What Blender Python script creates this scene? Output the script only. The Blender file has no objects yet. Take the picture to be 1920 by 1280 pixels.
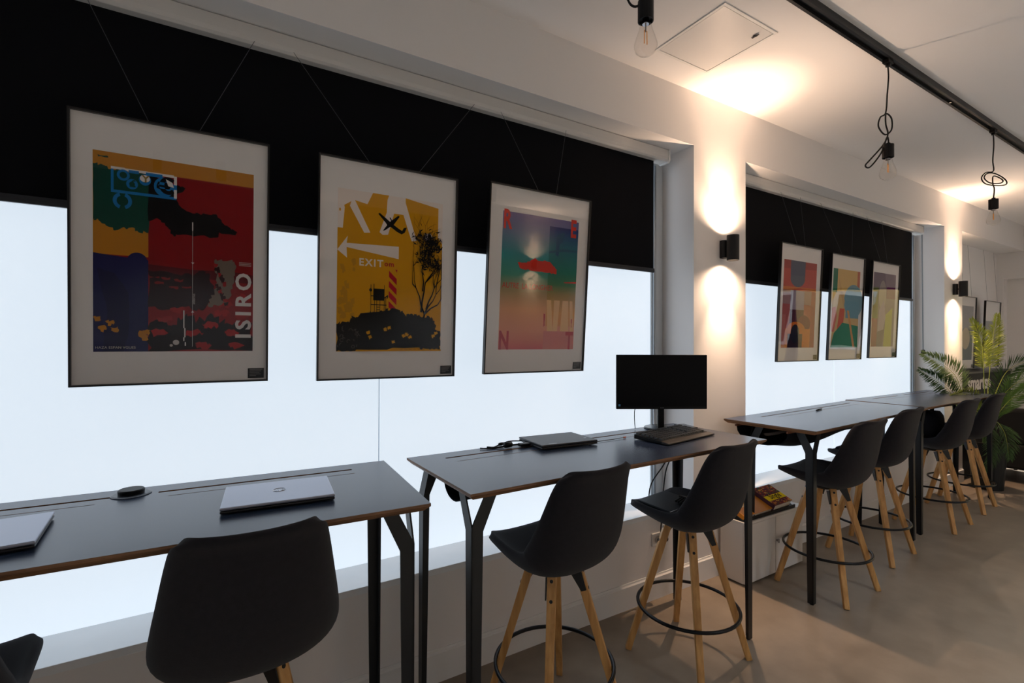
import bpy, bmesh, math, random
from mathutils import Vector, Matrix, Euler
random.seed(7)
SC = bpy.context.scene
COL = SC.collection
R = math.radians
# ------------------------------------------------------------------ camera
cd = bpy.data.cameras.new('camera'); cam = bpy.data.objects.new('camera', cd); COL.objects.link(cam)
cd.sensor_width = 36.0; cd.sensor_fit = 'HORIZONTAL'; cd.lens = 36.0 * 902.0 / 1920.0
cd.clip_start = 0.05; cd.clip_end = 200
def cam_matrix(yaw, pitch, roll):
    f = Vector((math.sin(yaw) * math.cos(pitch), math.cos(yaw) * math.cos(pitch), math.sin(pitch)))
    r = f.cross(Vector((0, 0, 1))).normalized(); u = r.cross(f)
    c, s = math.cos(roll), math.sin(roll)
    r2, u2 = c * r + s * u, c * u - s * r
    m = Matrix((r2, u2, -f)).transposed().to_4x4()
    return Matrix.Translation((0, 0, 1.60)) @ m
cam.matrix_world = cam_matrix(R(30.82), R(.25), R(.145))
SC.camera = cam
# ------------------------------------------------------------------ world, exposure
SC.view_settings.view_transform = 'Standard'; SC.view_settings.look = 'None'
SC.view_settings.gamma = 1.0; SC.view_settings.use_curve_mapping = False
SC.view_settings.exposure = 0.12
w = bpy.data.worlds.new('sky'); SC.world = w; w.use_nodes = True
bg = w.node_tree.nodes['Background']; bg.inputs[0].default_value = (.80, .90, 1, 1); bg.inputs[1].default_value = 3.0
SC.cycles.use_denoising = True
SC.cycles.max_bounces = 10
WINDOW_GLOW = 0.775
SCONCE_W = 71.0
SPOT_FILL_W = 400.0
# ------------------------------------------------------------------ materials
def lin(c):
    return tuple((x / 12.92 if x <= .04045 else ((x + .055) / 1.055) ** 2.4) for x in [v / 255 for v in c])
MATS = {}
def mat(name, col, rough=.5, metal=0., spec=.5, bump=0., bscale=200., var=0., vscale=3., sheen=0., trans=0., ior=1.45, emit=None, es=1., coat=0., lin_col=False):
    if name in MATS: return MATS[name]
    m = bpy.data.materials.new(name); m.use_nodes = True; nt = m.node_tree; b = nt.nodes['Principled BSDF']
    c = col if lin_col else lin(col)
    b.inputs['Base Color'].default_value = (*c, 1); b.inputs['Roughness'].default_value = rough
    b.inputs['Metallic'].default_value = metal; b.inputs['Specular IOR Level'].default_value = spec
    b.inputs['IOR'].default_value = ior
    if sheen: b.inputs['Sheen Weight'].default_value = sheen; b.inputs['Sheen Roughness'].default_value = .6
    if trans: b.inputs['Transmission Weight'].default_value = trans
    if coat: b.inputs['Coat Weight'].default_value = coat
    if emit: b.inputs['Emission Color'].default_value = (*lin(emit), 1); b.inputs['Emission Strength'].default_value = es
    if bump or var:
        tc = nt.nodes.new('ShaderNodeTexCoord')
    if var:
        n = nt.nodes.new('ShaderNodeTexNoise'); n.inputs['Scale'].default_value = vscale; n.inputs['Detail'].default_value = 6
        nt.links.new(tc.outputs['Object'], n.inputs['Vector'])
        r = nt.nodes.new('ShaderNodeValToRGB')
        r.color_ramp.elements[0].position = .3; r.color_ramp.elements[1].position = .7
        r.color_ramp.elements[0].color = (*[x * (1 - var) for x in c], 1); r.color_ramp.elements[1].color = (*[min(1, x * (1 + var)) for x in c], 1)
        nt.links.new(n.outputs['Fac'], r.inputs['Fac']); nt.links.new(r.outputs['Color'], b.inputs['Base Color'])
    if bump:
        n2 = nt.nodes.new('ShaderNodeTexNoise'); n2.inputs['Scale'].default_value = bscale; n2.inputs['Detail'].default_value = 3
        nt.links.new(tc.outputs['Object'], n2.inputs['Vector'])
        bp = nt.nodes.new('ShaderNodeBump'); bp.inputs['Strength'].default_value = bump; bp.inputs['Distance'].default_value = .002
        nt.links.new(n2.outputs['Fac'], bp.inputs['Height']); nt.links.new(bp.outputs['Normal'], b.inputs['Normal'])
    MATS[name] = m; return m
def wood(name, c1, c2, scale=(2, 30, 30), rough=.45):
    m = bpy.data.materials.new(name); m.use_nodes = True; nt = m.node_tree; b = nt.nodes['Principled BSDF']
    tc = nt.nodes.new('ShaderNodeTexCoord'); mp = nt.nodes.new('ShaderNodeMapping'); mp.inputs['Scale'].default_value = scale
    n = nt.nodes.new('ShaderNodeTexNoise'); n.inputs['Scale'].default_value = 3; n.inputs['Detail'].default_value = 5
    r = nt.nodes.new('ShaderNodeValToRGB'); r.color_ramp.elements[0].color = (*lin(c1), 1); r.color_ramp.elements[1].color = (*lin(c2), 1)
    r.color_ramp.elements[0].position = .35; r.color_ramp.elements[1].position = .65
    nt.links.new(tc.outputs['Object'], mp.inputs['Vector']); nt.links.new(mp.outputs['Vector'], n.inputs['Vector'])
    nt.links.new(n.outputs['Fac'], r.inputs['Fac']); nt.links.new(r.outputs['Color'], b.inputs['Base Color']); b.inputs['Roughness'].default_value = rough
    MATS[name] = m; return m
WHITE = mat('wall_paint', (236, 233, 232), .85, bump=.08, bscale=120)
CEIL = mat('ceiling_paint', (240, 238, 238), .9)
TRIM = mat('white_trim', (232, 231, 230), .45)
SILL = mat('sill_board', (236, 239, 242), .25, var=.03, vscale=5)
BLACKM = mat('black_metal', (16, 17, 20), .42)
BLACKP = mat('black_plastic', (12, 12, 14), .45, spec=.3)
RUBBER = mat('black_rubber', (9, 9, 10), .7)
BLIND = mat('blind_fabric', (9, 10, 15), .9, spec=.2, bump=.3, bscale=900)
CASS = mat('blind_cassette', (214, 212, 210), .4)
ALU = mat('aluminium', (170, 176, 182), .35, metal=.7)
FABRIC = mat('charcoal_fabric', (33, 32, 37), .95, spec=.15, bump=.5, bscale=700, var=.12, vscale=60, sheen=.1)
SLING = mat('sling_fabric', (22, 24, 30), .9, spec=.2, bump=.3, bscale=500)
OAK = wood('oak', (178, 128, 70), (208, 158, 96), (14, 14, 1.2), .45)
PLY = wood('plywood_edge', (92, 62, 40), (142, 102, 68), (1.5, 1.5, 60), .55)
LAM = mat('dark_laminate', (42, 57, 84), .27, spec=1.0, bump=.02, bscale=300, var=.05, vscale=4)
MATB = mat('passepartout', (226, 222, 220), .8)
FRAMEB = mat('frame_black', (20, 18, 18), .35)
BRASS = mat('amber_filament', (200, 130, 40), .4, emit=(220, 140, 50), es=.25)
CHROME = mat('chrome', (180, 180, 185), .15, metal=1)
CABW = mat('cabinet_white', (226, 222, 218), .5)
def emis(name, col, s):
    m = bpy.data.materials.new(name); m.use_nodes = True; nt = m.node_tree; nt.nodes.clear()
    e = nt.nodes.new('ShaderNodeEmission'); e.inputs[0].default_value = (*col, 1); e.inputs[1].default_value = s
    o = nt.nodes.new('ShaderNodeOutputMaterial'); nt.links.new(e.outputs[0], o.inputs[0]); return m
WARM = (1.0, .68, .455)
LAMPE = emis('lamp_lens', WARM, 14.0)
def frosted():
    m = bpy.data.materials.new('frosted_glass_daylit'); m.use_nodes = True; b = m.node_tree.nodes['Principled BSDF']
    b.inputs['Base Color'].default_value = (.55, .58, .6, 1); b.inputs['Roughness'].default_value = .45
    b.inputs['Emission Color'].default_value = (.775, .885, 1.0, 1); b.inputs['Emission Strength'].default_value = WINDOW_GLOW
    return m
FROST = frosted()
def clear_mix(name, ior=1.5, rough=.0, tint=(1, 1, 1), wav=0., wscale=6.):
    m = bpy.data.materials.new(name); m.use_nodes = True; nt = m.node_tree; nt.nodes.clear()
    t = nt.nodes.new('ShaderNodeBsdfTransparent'); t.inputs[0].default_value = (*tint, 1)
    g = nt.nodes.new('ShaderNodeBsdfGlossy'); g.inputs['Roughness'].default_value = rough
    # Schlick reflectance from the facing angle, the same from both sides of the thin sheet
    lw = nt.nodes.new('ShaderNodeLayerWeight'); lw.inputs['Blend'].default_value = .5
    pw = nt.nodes.new('ShaderNodeMath'); pw.operation = 'POWER'; pw.inputs[1].default_value = 5
    f0 = ((ior - 1) / (ior + 1)) ** 2
    fr = nt.nodes.new('ShaderNodeMath'); fr.operation = 'MULTIPLY_ADD'; fr.inputs[1].default_value = 1 - f0; fr.inputs[2].default_value = f0
    nt.links.new(lw.outputs['Facing'], pw.inputs[0]); nt.links.new(pw.outputs[0], fr.inputs[0])
    mx = nt.nodes.new('ShaderNodeMixShader'); o = nt.nodes.new('ShaderNodeOutputMaterial')
    nt.links.new(fr.outputs[0], mx.inputs[0]); nt.links.new(t.outputs[0], mx.inputs[1]); nt.links.new(g.outputs[0], mx.inputs[2]); nt.links.new(mx.outputs[0], o.inputs[0])
    if wav:
        tc = nt.nodes.new('ShaderNodeTexCoord'); mp = nt.nodes.new('ShaderNodeMapping'); mp.inputs['Scale'].default_value = (1, 1, .45)
        n = nt.nodes.new('ShaderNodeTexNoise'); n.inputs['Scale'].default_value = wscale; n.inputs['Detail'].default_value = 0
        bp = nt.nodes.new('ShaderNodeBump'); bp.inputs['Strength'].default_value = wav; bp.inputs['Distance'].default_value = .02
        nt.links.new(tc.outputs['Object'], mp.inputs[0]); nt.links.new(mp.outputs[0], n.inputs['Vector']); nt.links.new(n.outputs['Fac'], bp.inputs['Height'])
        nt.links.new(bp.outputs[0], g.inputs['Normal'])
    MATS[name] = m; return m
ACRYL = clear_mix('acrylic_glazing', 1.45, .0, wav=.12, wscale=3.)
ACRYLG = clear_mix('glossy_acrylic_glazing', 1.8, .0, wav=.06, wscale=2.)
ACRYLW = clear_mix('wavy_acrylic_glazing', 1.6, .0, wav=.22, wscale=3.0)
BULBG = clear_mix('bulb_glass', 1.4, .0, tint=(.96, .95, .94))
PANEG = clear_mix('clear_pane', 1.5)
def print_mat():
    m = bpy.data.materials.new('printed_ink'); m.use_nodes = True; nt = m.node_tree; b = nt.nodes['Principled BSDF']
    a = nt.nodes.new('ShaderNodeVertexColor'); a.layer_name = 'Col'
    nt.links.new(a.outputs[0], b.inputs['Base Color']); b.inputs['Roughness'].default_value = .8; b.inputs['Specular IOR Level'].default_value = .05
    return m
INK = print_mat()
def floor_mat():
    m = bpy.data.materials.new('polished_concrete'); m.use_nodes = True; nt = m.node_tree; b = nt.nodes['Principled BSDF']
    tc = nt.nodes.new('ShaderNodeTexCoord')
    n1 = nt.nodes.new('ShaderNodeTexNoise'); n1.inputs['Scale'].default_value = .9; n1.inputs['Detail'].default_value = 8; n1.inputs['Roughness'].default_value = .6
    n2 = nt.nodes.new('ShaderNodeTexNoise'); n2.inputs['Scale'].default_value = 6; n2.inputs['Detail'].default_value = 8
    mx = nt.nodes.new('ShaderNodeMath'); mx.operation = 'ADD'; mh = nt.nodes.new('ShaderNodeMath'); mh.operation = 'MULTIPLY'; mh.inputs[1].default_value = .5
    r = nt.nodes.new('ShaderNodeValToRGB'); r.color_ramp.elements[0].position = .36; r.color_ramp.elements[1].position = .64
    r.color_ramp.elements[0].color = (*lin((122, 108, 93)), 1); r.color_ramp.elements[1].color = (*lin((148, 133, 116)), 1)
    for n in (n1, n2): nt.links.new(tc.outputs['Object'], n.inputs['Vector'])
    nt.links.new(n1.outputs['Fac'], mx.inputs[0]); nt.links.new(n2.outputs['Fac'], mx.inputs[1]); nt.links.new(mx.outputs[0], mh.inputs[0])
    nt.links.new(mh.outputs[0], r.inputs['Fac']); nt.links.new(r.outputs['Color'], b.inputs['Base Color'])
    rr = nt.nodes.new('ShaderNodeMapRange'); rr.inputs['To Min'].default_value = .32; rr.inputs['To Max'].default_value = .52
    nt.links.new(n2.outputs['Fac'], rr.inputs['Value']); nt.links.new(rr.outputs[0], b.inputs['Roughness'])
    return m
FLOORM = floor_mat()
# ------------------------------------------------------------------ mesh helpers
class MB:
    def __init__(s): s.v = []; s.f = []; s.m = []; s.mi = 0
    def add(s, vs, fs):
        o = len(s.v); s.v += [tuple(p) for p in vs]
        for f in fs: s.f.append(tuple(i + o for i in f)); s.m.append(s.mi)
    def box(s, x0, x1, y0, y1, z0, z1):
        s.add([(x, y, z) for z in (z0, z1) for y in (y0, y1) for x in (x0, x1)],
              [(0, 2, 3, 1), (4, 5, 7, 6), (0, 1, 5, 4), (2, 6, 7, 3), (0, 4, 6, 2), (1, 3, 7, 5)])
    def prism(s, pts, axis, a0, a1):
        n = len(pts)
        def P(p, a): return (a, p[0], p[1]) if axis == 0 else (p[0], a, p[1]) if axis == 1 else (p[0], p[1], a)
        s.add([P(p, a0) for p in pts] + [P(p, a1) for p in pts], [tuple(range(n))[::-1], tuple(range(n, 2 * n))] + [(i, (i + 1) % n, n + (i + 1) % n, n + i) for i in range(n)])
    def bar(s, p0, p1, w0, w1, up=(0, 0, 1), asp=1.0):
        p0, p1 = Vector(p0), Vector(p1); d = (p1 - p0).normalized(); a = d.cross(Vector(up)).normalized(); b = a.cross(d).normalized(); vs = []
        for p, wd in ((p0, w0), (p1, w1)):
            for i, j in ((-1, -1), (1, -1), (1, 1), (-1, 1)): vs.append(p + a * i * wd / 2 + b * j * wd / 2 * asp)
        s.add(vs, [(0, 3, 2, 1), (4, 5, 6, 7)] + [(i, (i + 1) % 4, 4 + (i + 1) % 4, 4 + i) for i in range(4)])
    def tube(s, pts, r, seg=8, closed=False):
        pts = [Vector(p) for p in pts]; n = len(pts); rings = []
        rs = r if isinstance(r, (list, tuple)) else [r] * n
        ref = None
        for i, p in enumerate(pts):
            if closed: d = pts[(i + 1) % n] - pts[i - 1]
            else: d = pts[min(i + 1, n - 1)] - pts[max(i - 1, 0)]
            d.normalize()
            if ref is None:
                ref = Vector((0, 0, 1)) if abs(d.z) < .9 else Vector((1, 0, 0))
            a = (ref - d * ref.dot(d)).normalized(); ref = a; b = d.cross(a)
            rings.append([p + (a * math.cos(2 * math.pi * k / seg) + b * math.sin(2 * math.pi * k / seg)) * rs[i] for k in range(seg)])
        vs = [q for rg in rings for q in rg]; fs = []
        for i in range(n if closed else n - 1):
            for k in range(seg):
                fs.append((i * seg + k, i * seg + (k + 1) % seg, ((i + 1) % n) * seg + (k + 1) % seg, ((i + 1) % n) * seg + k))
        if not closed: fs += [tuple(range(seg))[::-1], tuple(range((n - 1) * seg, n * seg))]
        s.add(vs, fs)
    def cyl(s, p0, p1, r, seg=20, r1=None): s.tube([p0, p1], [r, r if r1 is None else r1], seg)
    def lathe(s, prof, seg=24, c=(0, 0, 0)):
        n = len(prof)
        s.add([(c[0] + r * math.cos(2 * math.pi * k / seg), c[1] + r * math.sin(2 * math.pi * k / seg), c[2] + z) for r, z in prof for k in range(seg)],
              [(i * seg + k, i * seg + (k + 1) % seg, (i + 1) * seg + (k + 1) % seg, (i + 1) * seg + k) for i in range(n - 1) for k in range(seg)])
    def build(s, name, mats, parent=None, smooth=False, loc=None, rot=None, bevel=0., seg=2):
        me = bpy.data.meshes.new(name); me.from_pydata(s.v, [], s.f)
        ms = mats if isinstance(mats, (list, tuple)) else [mats]
        for m in ms: me.materials.append(m)
        if len(ms) > 1: me.polygons.foreach_set('material_index', s.m)
        bm = bmesh.new(); bm.from_mesh(me); bmesh.ops.recalc_face_normals(bm, faces=bm.faces); bm.to_mesh(me); bm.free()
        if smooth: me.polygons.foreach_set('use_smooth', [True] * len(me.polygons))
        me.update()
        return link(name, me, parent, loc, rot, bevel, seg)
def link(name, me, parent=None, loc=None, rot=None, bevel=0., seg=2):
    o = bpy.data.objects.new(name, me); COL.objects.link(o)
    if parent: o.parent = parent
    if loc: o.location = loc
    if rot: o.rotation_euler = rot
    if bevel:
        b = o.modifiers.new('bevel', 'BEVEL'); b.width = bevel; b.segments = seg; b.limit_method = 'ANGLE'; b.angle_limit = R(40)
    return o
def tag(o, label, cat, group=None):
    o['label'] = label; o['category'] = cat
    if group: o['group'] = group
    return o
def struct(o, label=None, cat=None):
    o['kind'] = 'structure'
    if label: o['label'] = label
    if cat: o['category'] = cat
    return o
def thing(name, label, cat, loc=(0, 0, 0), rz=0., group=None, rx=0.):
    o = bpy.data.objects.new(name, None); COL.objects.link(o); o.location = loc; o.rotation_euler = (rx, 0, rz); o.empty_display_size = .1
    return tag(o, label, cat, group)
def copy_tree(o, parent=None):
    c = o.copy(); COL.objects.link(c); c.parent = parent
    for ch in list(o.children): copy_tree(ch, c)
    return c
def smoothpath(pts, n=8):
    pts = [Vector(p) for p in pts]; out = []
    for i in range(len(pts) - 1):
        p0 = pts[max(i - 1, 0)]; p1 = pts[i]; p2 = pts[i + 1]; p3 = pts[min(i + 2, len(pts) - 1)]
        for k in range(n):
            t = k / n; out.append(.5 * ((2 * p1) + (-p0 + p2) * t + (2 * p0 - 5 * p1 + 4 * p2 - p3) * t * t + (-p0 + 3 * p1 - 3 * p2 + p3) * t ** 3))
    out.append(pts[-1]); return out
def text_mesh(body, size=1., bold=0., align='LEFT', shear=0., spacing=1.):
    cu = bpy.data.curves.new('t', 'FONT'); cu.body = body; cu.size = size; cu.offset = bold; cu.align_x = align; cu.shear = shear; cu.space_character = spacing; cu.resolution_u = 3
    o = bpy.data.objects.new('t', cu); COL.objects.link(o); dg = bpy.context.evaluated_depsgraph_get(); dg.update()
    me = o.evaluated_get(dg).to_mesh()
    vs = [(v.co.x, v.co.y) for v in me.vertices]; fs = [tuple(p.vertices) for p in me.polygons]
    o.evaluated_get(dg).to_mesh_clear(); bpy.data.objects.remove(o); bpy.data.curves.remove(cu)
    return vs, fs
class Print:
    """flat print: polygons in (u right, v down) over an area of w x h metres, in the local plane y = 0 facing -y"""
    def __init__(s, x0, ztop, wd, ht): s.x0, s.zt, s.w, s.h = x0, ztop, wd, ht; s.v = []; s.f = []; s.c = []; s.k = 0
    def _pt(s, u, v): return (s.x0 + u * s.w, -s.k * 2.5e-5, s.zt - v * s.h)
    def poly(s, pts, col, cols=None):
        o = len(s.v); s.v += [s._pt(*p) for p in pts]; s.f.append(tuple(range(o, o + len(pts))))
        s.c += [lin(c) for c in cols] if cols else [lin(col)] * len(pts); s.k += 1
    def rect(s, u0, v0, u1, v1, col): s.poly([(u0, v0), (u1, v0), (u1, v1), (u0, v1)], col)
    def grad(s, u0, u1, stops):
        k = s.k
        for (va, ca), (vb, cb) in zip(stops, stops[1:]):
            s.k = k; s.poly([(u0, va), (u1, va), (u1, vb), (u0, vb)], None, [ca, ca, cb, cb])
    def ell(s, u, v, ru, rv, col, n=28, a0=0, a1=360): s.poly([(u + ru * math.cos(R(a0 + (a1 - a0) * i / n)), v + rv * math.sin(R(a0 + (a1 - a0) * i / n))) for i in range(n)], col)
    def arc(s, u, v, ru, rv, th, col, a0=0, a1=360, n=24):
        p = [(u + ru * math.cos(R(a0 + (a1 - a0) * i / n)), v + rv * math.sin(R(a0 + (a1 - a0) * i / n))) for i in range(n + 1)]
        q = [(u + ru * (1 - th) * math.cos(R(a0 + (a1 - a0) * i / n)), v + rv * (1 - th) * math.sin(R(a0 + (a1 - a0) * i / n))) for i in range(n + 1)]
        k = s.k
        for i in range(n): s.k = k; s.poly([p[i], p[i + 1], q[i + 1], q[i]], col)
    def line(s, pts, th, col):
        a = s.w / s.h; k = s.k
        for i in range(len(pts) - 1):
            (u0, v0), (u1, v1) = pts[i], pts[i + 1]; t0 = th[i] if isinstance(th, list) else th; t1 = th[i + 1] if isinstance(th, list) else th
            dx, dy = (u1 - u0) * a, (v1 - v0); L = math.hypot(dx, dy) or 1; nx, ny = -dy / L / a, dx / L
            s.k = k; s.poly([(u0 + nx * t0 / 2, v0 + ny * t0 / 2), (u1 + nx * t1 / 2, v1 + ny * t1 / 2), (u1 - nx * t1 / 2, v1 - ny * t1 / 2), (u0 - nx * t0 / 2, v0 - ny * t0 / 2)], col)
        s.k = k + 1
    def rough(s, pts, col, amp=.012, sub=6, seed=1):
        rr = random.Random(seed); out = []; n = len(pts)
        for i in range(n):
            a, b = pts[i], pts[(i + 1) % n]
            for k in range(sub):
                t = k / sub; j = amp if k else amp * .3
                out.append((min(1, max(0, a[0] + (b[0] - a[0]) * t + rr.uniform(-j, j))), min(1, max(0, a[1] + (b[1] - a[1]) * t + rr.uniform(-j, j)))))
        s.poly(out, col)
    def text(s, body, u, v, size, col, bold=0., rot=0., sx=1., spacing=1., align='LEFT'):
        vs, fs = text_mesh(body, size, bold, align, spacing=spacing); o = len(s.v); c, sn = math.cos(R(rot)), math.sin(R(rot))
        for x, y in vs:
            x *= sx; X, Y = x * c - y * sn, x * sn + y * c
            s.v.append(s._pt(u + X / s.w, v - Y / s.h)); s.c.append(lin(col))
        s.f += [tuple(i + o for i in f) for f in fs]; s.k += 1
    def build(s, name, parent, loc=(0, 0, 0), rot=None):
        me = bpy.data.meshes.new(name); me.from_pydata(s.v, [], s.f); me.materials.append(INK)
        a = me.color_attributes.new('Col', 'FLOAT_COLOR', 'POINT')
        for i, c in enumerate(s.c): a.data[i].color = (*c, 1)
        return link(name, me, parent, loc, rot)
def flat_text(name, body, size, m, parent, loc, rot, bold=0., align='LEFT', th=.0006, shear=0., spacing=1.):
    vs, fs = text_mesh(body, size, bold, align, shear, spacing); me = bpy.data.meshes.new(name)
    me.from_pydata([(x, y, 0) for x, y in vs], [], fs); me.materials.append(m)
    o = link(name, me, parent, loc, rot); sd = o.modifiers.new('thick', 'SOLIDIFY'); sd.thickness = th; sd.offset = 0; return o
# ================================================================== THE ROOM
YW, CH, XL, XR, YF = 2.145, 3.295, -3.0, 9.75, -3.4
SOF, SZ = 2.935, .535
W1 = (-2.4, 2.698); W2 = (3.267, 6.917); W3 = (7.445, XR)
GY = 2.42
m = MB(); m.box(XL - .3, XR + .6, YF - .3, 2.9, -.1, 0); struct(m.build('floor', FLOORM), 'grey beige polished concrete floor', 'floor')
m = MB(); m.box(XL - .3, XR + .6, YF - .3, 2.9, CH, CH + .1); struct(m.build('ceiling', CEIL), 'white painted ceiling', 'ceiling')
m = MB(); T = 2.62
m.box(XL, XR, YW, T, SOF, CH)
m.box(XL, W1[0], YW, T, 0, SOF); m.box(W1[1], W2[0], YW, T, 0, SOF); m.box(W2[1], W3[0], YW, T, 0, SOF)
m.box(W1[0], W1[1], YW, T, 0, SZ - .03); m.box(W2[0], W2[1], YW, T, 0, SZ - .03)
m.box(W3[0], W3[1], 2.42, T, 0, SOF)
struct(m.build('wall_back', WHITE), 'white wall with deep window recesses and pillars', 'wall')
m = MB(); m.box(XL - .2, XL, YF, 2.62, 0, CH); struct(m.build('wall_left', WHITE), 'plain white side wall', 'wall')
m = MB(); m.box(XL, XR, YF - .2, YF, 0, CH); struct(m.build('wall_front', mat('grey_wall_paint', (150, 143, 138), .85)), 'grey wall opposite the windows', 'wall')
# end wall: lintel band, niche, and the shop front opening
m = MB(); x = XR
m.box(x, x + .2, 1.3, 2.62, 2.56, CH); m.box(x + .14, x + .3, 1.3, 2.62, 0, 2.56); m.box(x, x + .2, 2.35, 2.62, 0, 2.56)
m.box(x, x + .2, YF, -2.2, 0, CH); m.box(x, x + .2, -2.2, 1.3, 2.45, CH); m.box(x, x + .2, -2.2, 1.3, 0, .35)
struct(m.build('wall_right', WHITE), 'white end wall with lintel and niche', 'wall')
# sills (slightly sloping boards)
for i, (a, b) in enumerate((W1, W2)):
    m = MB(); m.prism([(YW - .004, SZ - .03), (YW - .004, SZ), (GY + .03, SZ - .026), (GY + .03, SZ - .05)], 0, a + .001, b - .001)
    struct(m.build('trim_%d' % (i + 1), SILL, bevel=.002), ('white window sill board below the posters with the plane and rent prints', 'white window sill board below the three small far posters')[i], 'sill')
# baseboards
def baseb(name, segs):
    m = MB()
    for a, b in segs: m.prism([(YW, 0), (YW, .152), (YW - .004, .152), (YW - .006, .142), (YW - .014, .135), (YW - .014, 0)], 0, a, b)
    return struct(m.build(name, TRIM), 'white stepped baseboard along the window wall', 'baseboard')
baseb('baseboard_back', [(XL, W3[0])])
# windows: frosted panes, thin frames
def window(name, a, b, seams, label):
    o = bpy.data.objects.new(name, None); COL.objects.link(o); o.location = (a, GY, SZ); struct(o, label, 'window')
    edges = [a + .07] + seams + [b - .115]
    for i in range(len(edges) - 1):
        m = MB(); m.box(edges[i] + .003 - a, edges[i + 1] - .003 - a, 0, .012, -.03, SOF - SZ - .02); m.build('pane', FROST, o)
    for sx in seams:
        m = MB(); m.box(sx - .003 - a, sx + .003 - a, .006, .02, -.03, SOF - SZ - .02); m.build('joint', mat('silicone_joint', (150, 158, 168), .5), o)
    m = MB()
    for xa, xb in ((0.002, .07), (b - a - .115, b - a - .002)): m.box(xa, xb, -.01, .03, -.03, SOF - SZ - .01)
    m.box(.002, b - a - .002, -.004, .03, -.034, -.024); m.build('window_frame', mat('pale_frame', (205, 210, 214), .4), o, bevel=.003)
    m = MB(); m.cyl((b - a - .10, -.022, -.03), (b - a - .10, -.022, SOF - SZ - .08), .012, 12); m.build('side_channel', ALU, o, smooth=True)
    m = MB(); m.box(0, b - a, .1, .12, -.1, 2.5); m.build('backing_board', mat('outer_board', (200, 205, 210), .8), o)
window('window_1', *W1, [.667 - 2.0, .667], 'frosted daylit window behind the posters with the plane and rent prints')
window('window_2', *W2, [5.10], 'frosted daylit window behind the three small far posters')
# end shop front (window_3): frame, panes
o = bpy.data.objects.new('window_3', None); COL.objects.link(o); o.location = (XR + .1, -2.2, .35); struct(o, 'clear glazed shop front in the end wall', 'window')
for i in range(3):
    m = MB(); m.box(-.004, .004, i * 1.166 + .03, i * 1.166 + 1.136, .03, 2.07); m.build('pane', PANEG, o)
m = MB()
for i in range(4): m.box(-.03, .03, max(0, i * 1.166 - .03), min(3.5, i * 1.166 + .03), 0, 2.1)
m.box(-.03, .03, 0, 3.5, 0, .03); m.box(-.03, .03, 0, 3.5, 2.07, 2.1); m.build('window_frame', BLACKM, o)
# street outside the shop front
m = MB(); m.box(XR + .6, 26, -14, 14, -.12, -.02); struct(m.build('street_ground', mat('asphalt', (120, 118, 115), .9)), 'grey street paving outside', 'ground')
hb = thing('house_facade', 'cream yellow house front across the street', 'building', (16.5, -3, 0))
m = MB(); m.box(0, .5, -9, 9, 0, 9); m.build('wall', mat('yellow_plaster', (236, 200, 130), .9, var=.06, vscale=1.2), hb)
for iy in range(-3, 4):
    for iz in range(2):
        m = MB(); m.box(-.06, .1, iy * 2.3 - .55, iy * 2.3 + .55, 1.0 + iz * 3, 2.8 + iz * 3); wn = m.build('house_window', mat('white_render', (238, 236, 230), .8), hb)
        m = MB(); m.box(-.075, .1, iy * 2.3 - .42, iy * 2.3 + .42, 1.12 + iz * 3, 2.68 + iz * 3); m.build('pane', mat('dark_pane', (40, 48, 60), .15), wn)
m = MB(); m.box(-.12, .1, -9, 9, 3.3, 3.6); m.build('cornice', MATS['white_render'], hb)
sun = bpy.data.lights.new('sun', 'SUN'); sun.energy = 8.0; sun.angle = R(1); so = bpy.data.objects.new('sun', sun); COL.objects.link(so); so.rotation_euler = (R(25), R(32), 0)
# ================================================================== ROLLER BLINDS
def blind(name, a, b, label, zbot, chain_x, cass_end):
    o = thing(name, label, 'blind', (a, 2.33, SOF))
    L = b - a; m = MB()
    prof = [(-.05, -.004), (-.05, -.055), (-.046, -.072), (-.036, -.082), (.03, -.082), (.045, -.07), (.045, -.004)]
    m.prism(prof, 0, .01, L + cass_end); m.build('cassette', CASS, o, bevel=.003)
    m = MB(); m.prism([(-.054, -.002), (-.054, -.075), (-.04, -.09), (.03, -.09), (.05, -.07), (.05, -.002)], 0, L + cass_end, L + cass_end + .012); m.build('end_cap', TRIM, o)
    m = MB(); m.box(.03, L, -.001, .001, zbot - SOF + .01, -.07); m.build('fabric', BLIND, o)
    m = MB(); m.prism([(-.006, 0), (-.009, .012), (-.006, .028), (.006, .028), (.009, .012), (.006, 0)], 0, .03, L + .004); m.build('bottom_bar', mat('dark_bar', (24, 26, 34), .4), o, loc=(0, 0, zbot - SOF))
    if chain_x:
        m = MB()
        for dx in (0, .02): m.tube([(chain_x - a + dx, -.02, -.08), (chain_x - a + dx, -.03, -1.40)], .003, 6)
        ch = m.build('chain', mat('chain_grey', (130, 135, 140), .4), o)
        m = MB(); m.lathe([(0, -.03), (.016, -.025), (.021, 0), (.016, .025), (0, .03)], 14, (chain_x - a + .01, -.03, -1.42)); m.build('chain_weight', BLACKP, ch, smooth=True)
blind('roller_blind', W1[0], 2.515, 'wide black roller blind half lowered over the nearest window', 2.088, None, .095)
blind('roller_blind', W2[0] + .01, 6.60, 'black roller blind half lowered over the far window with chain', 2.085, 6.80, .16)
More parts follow.
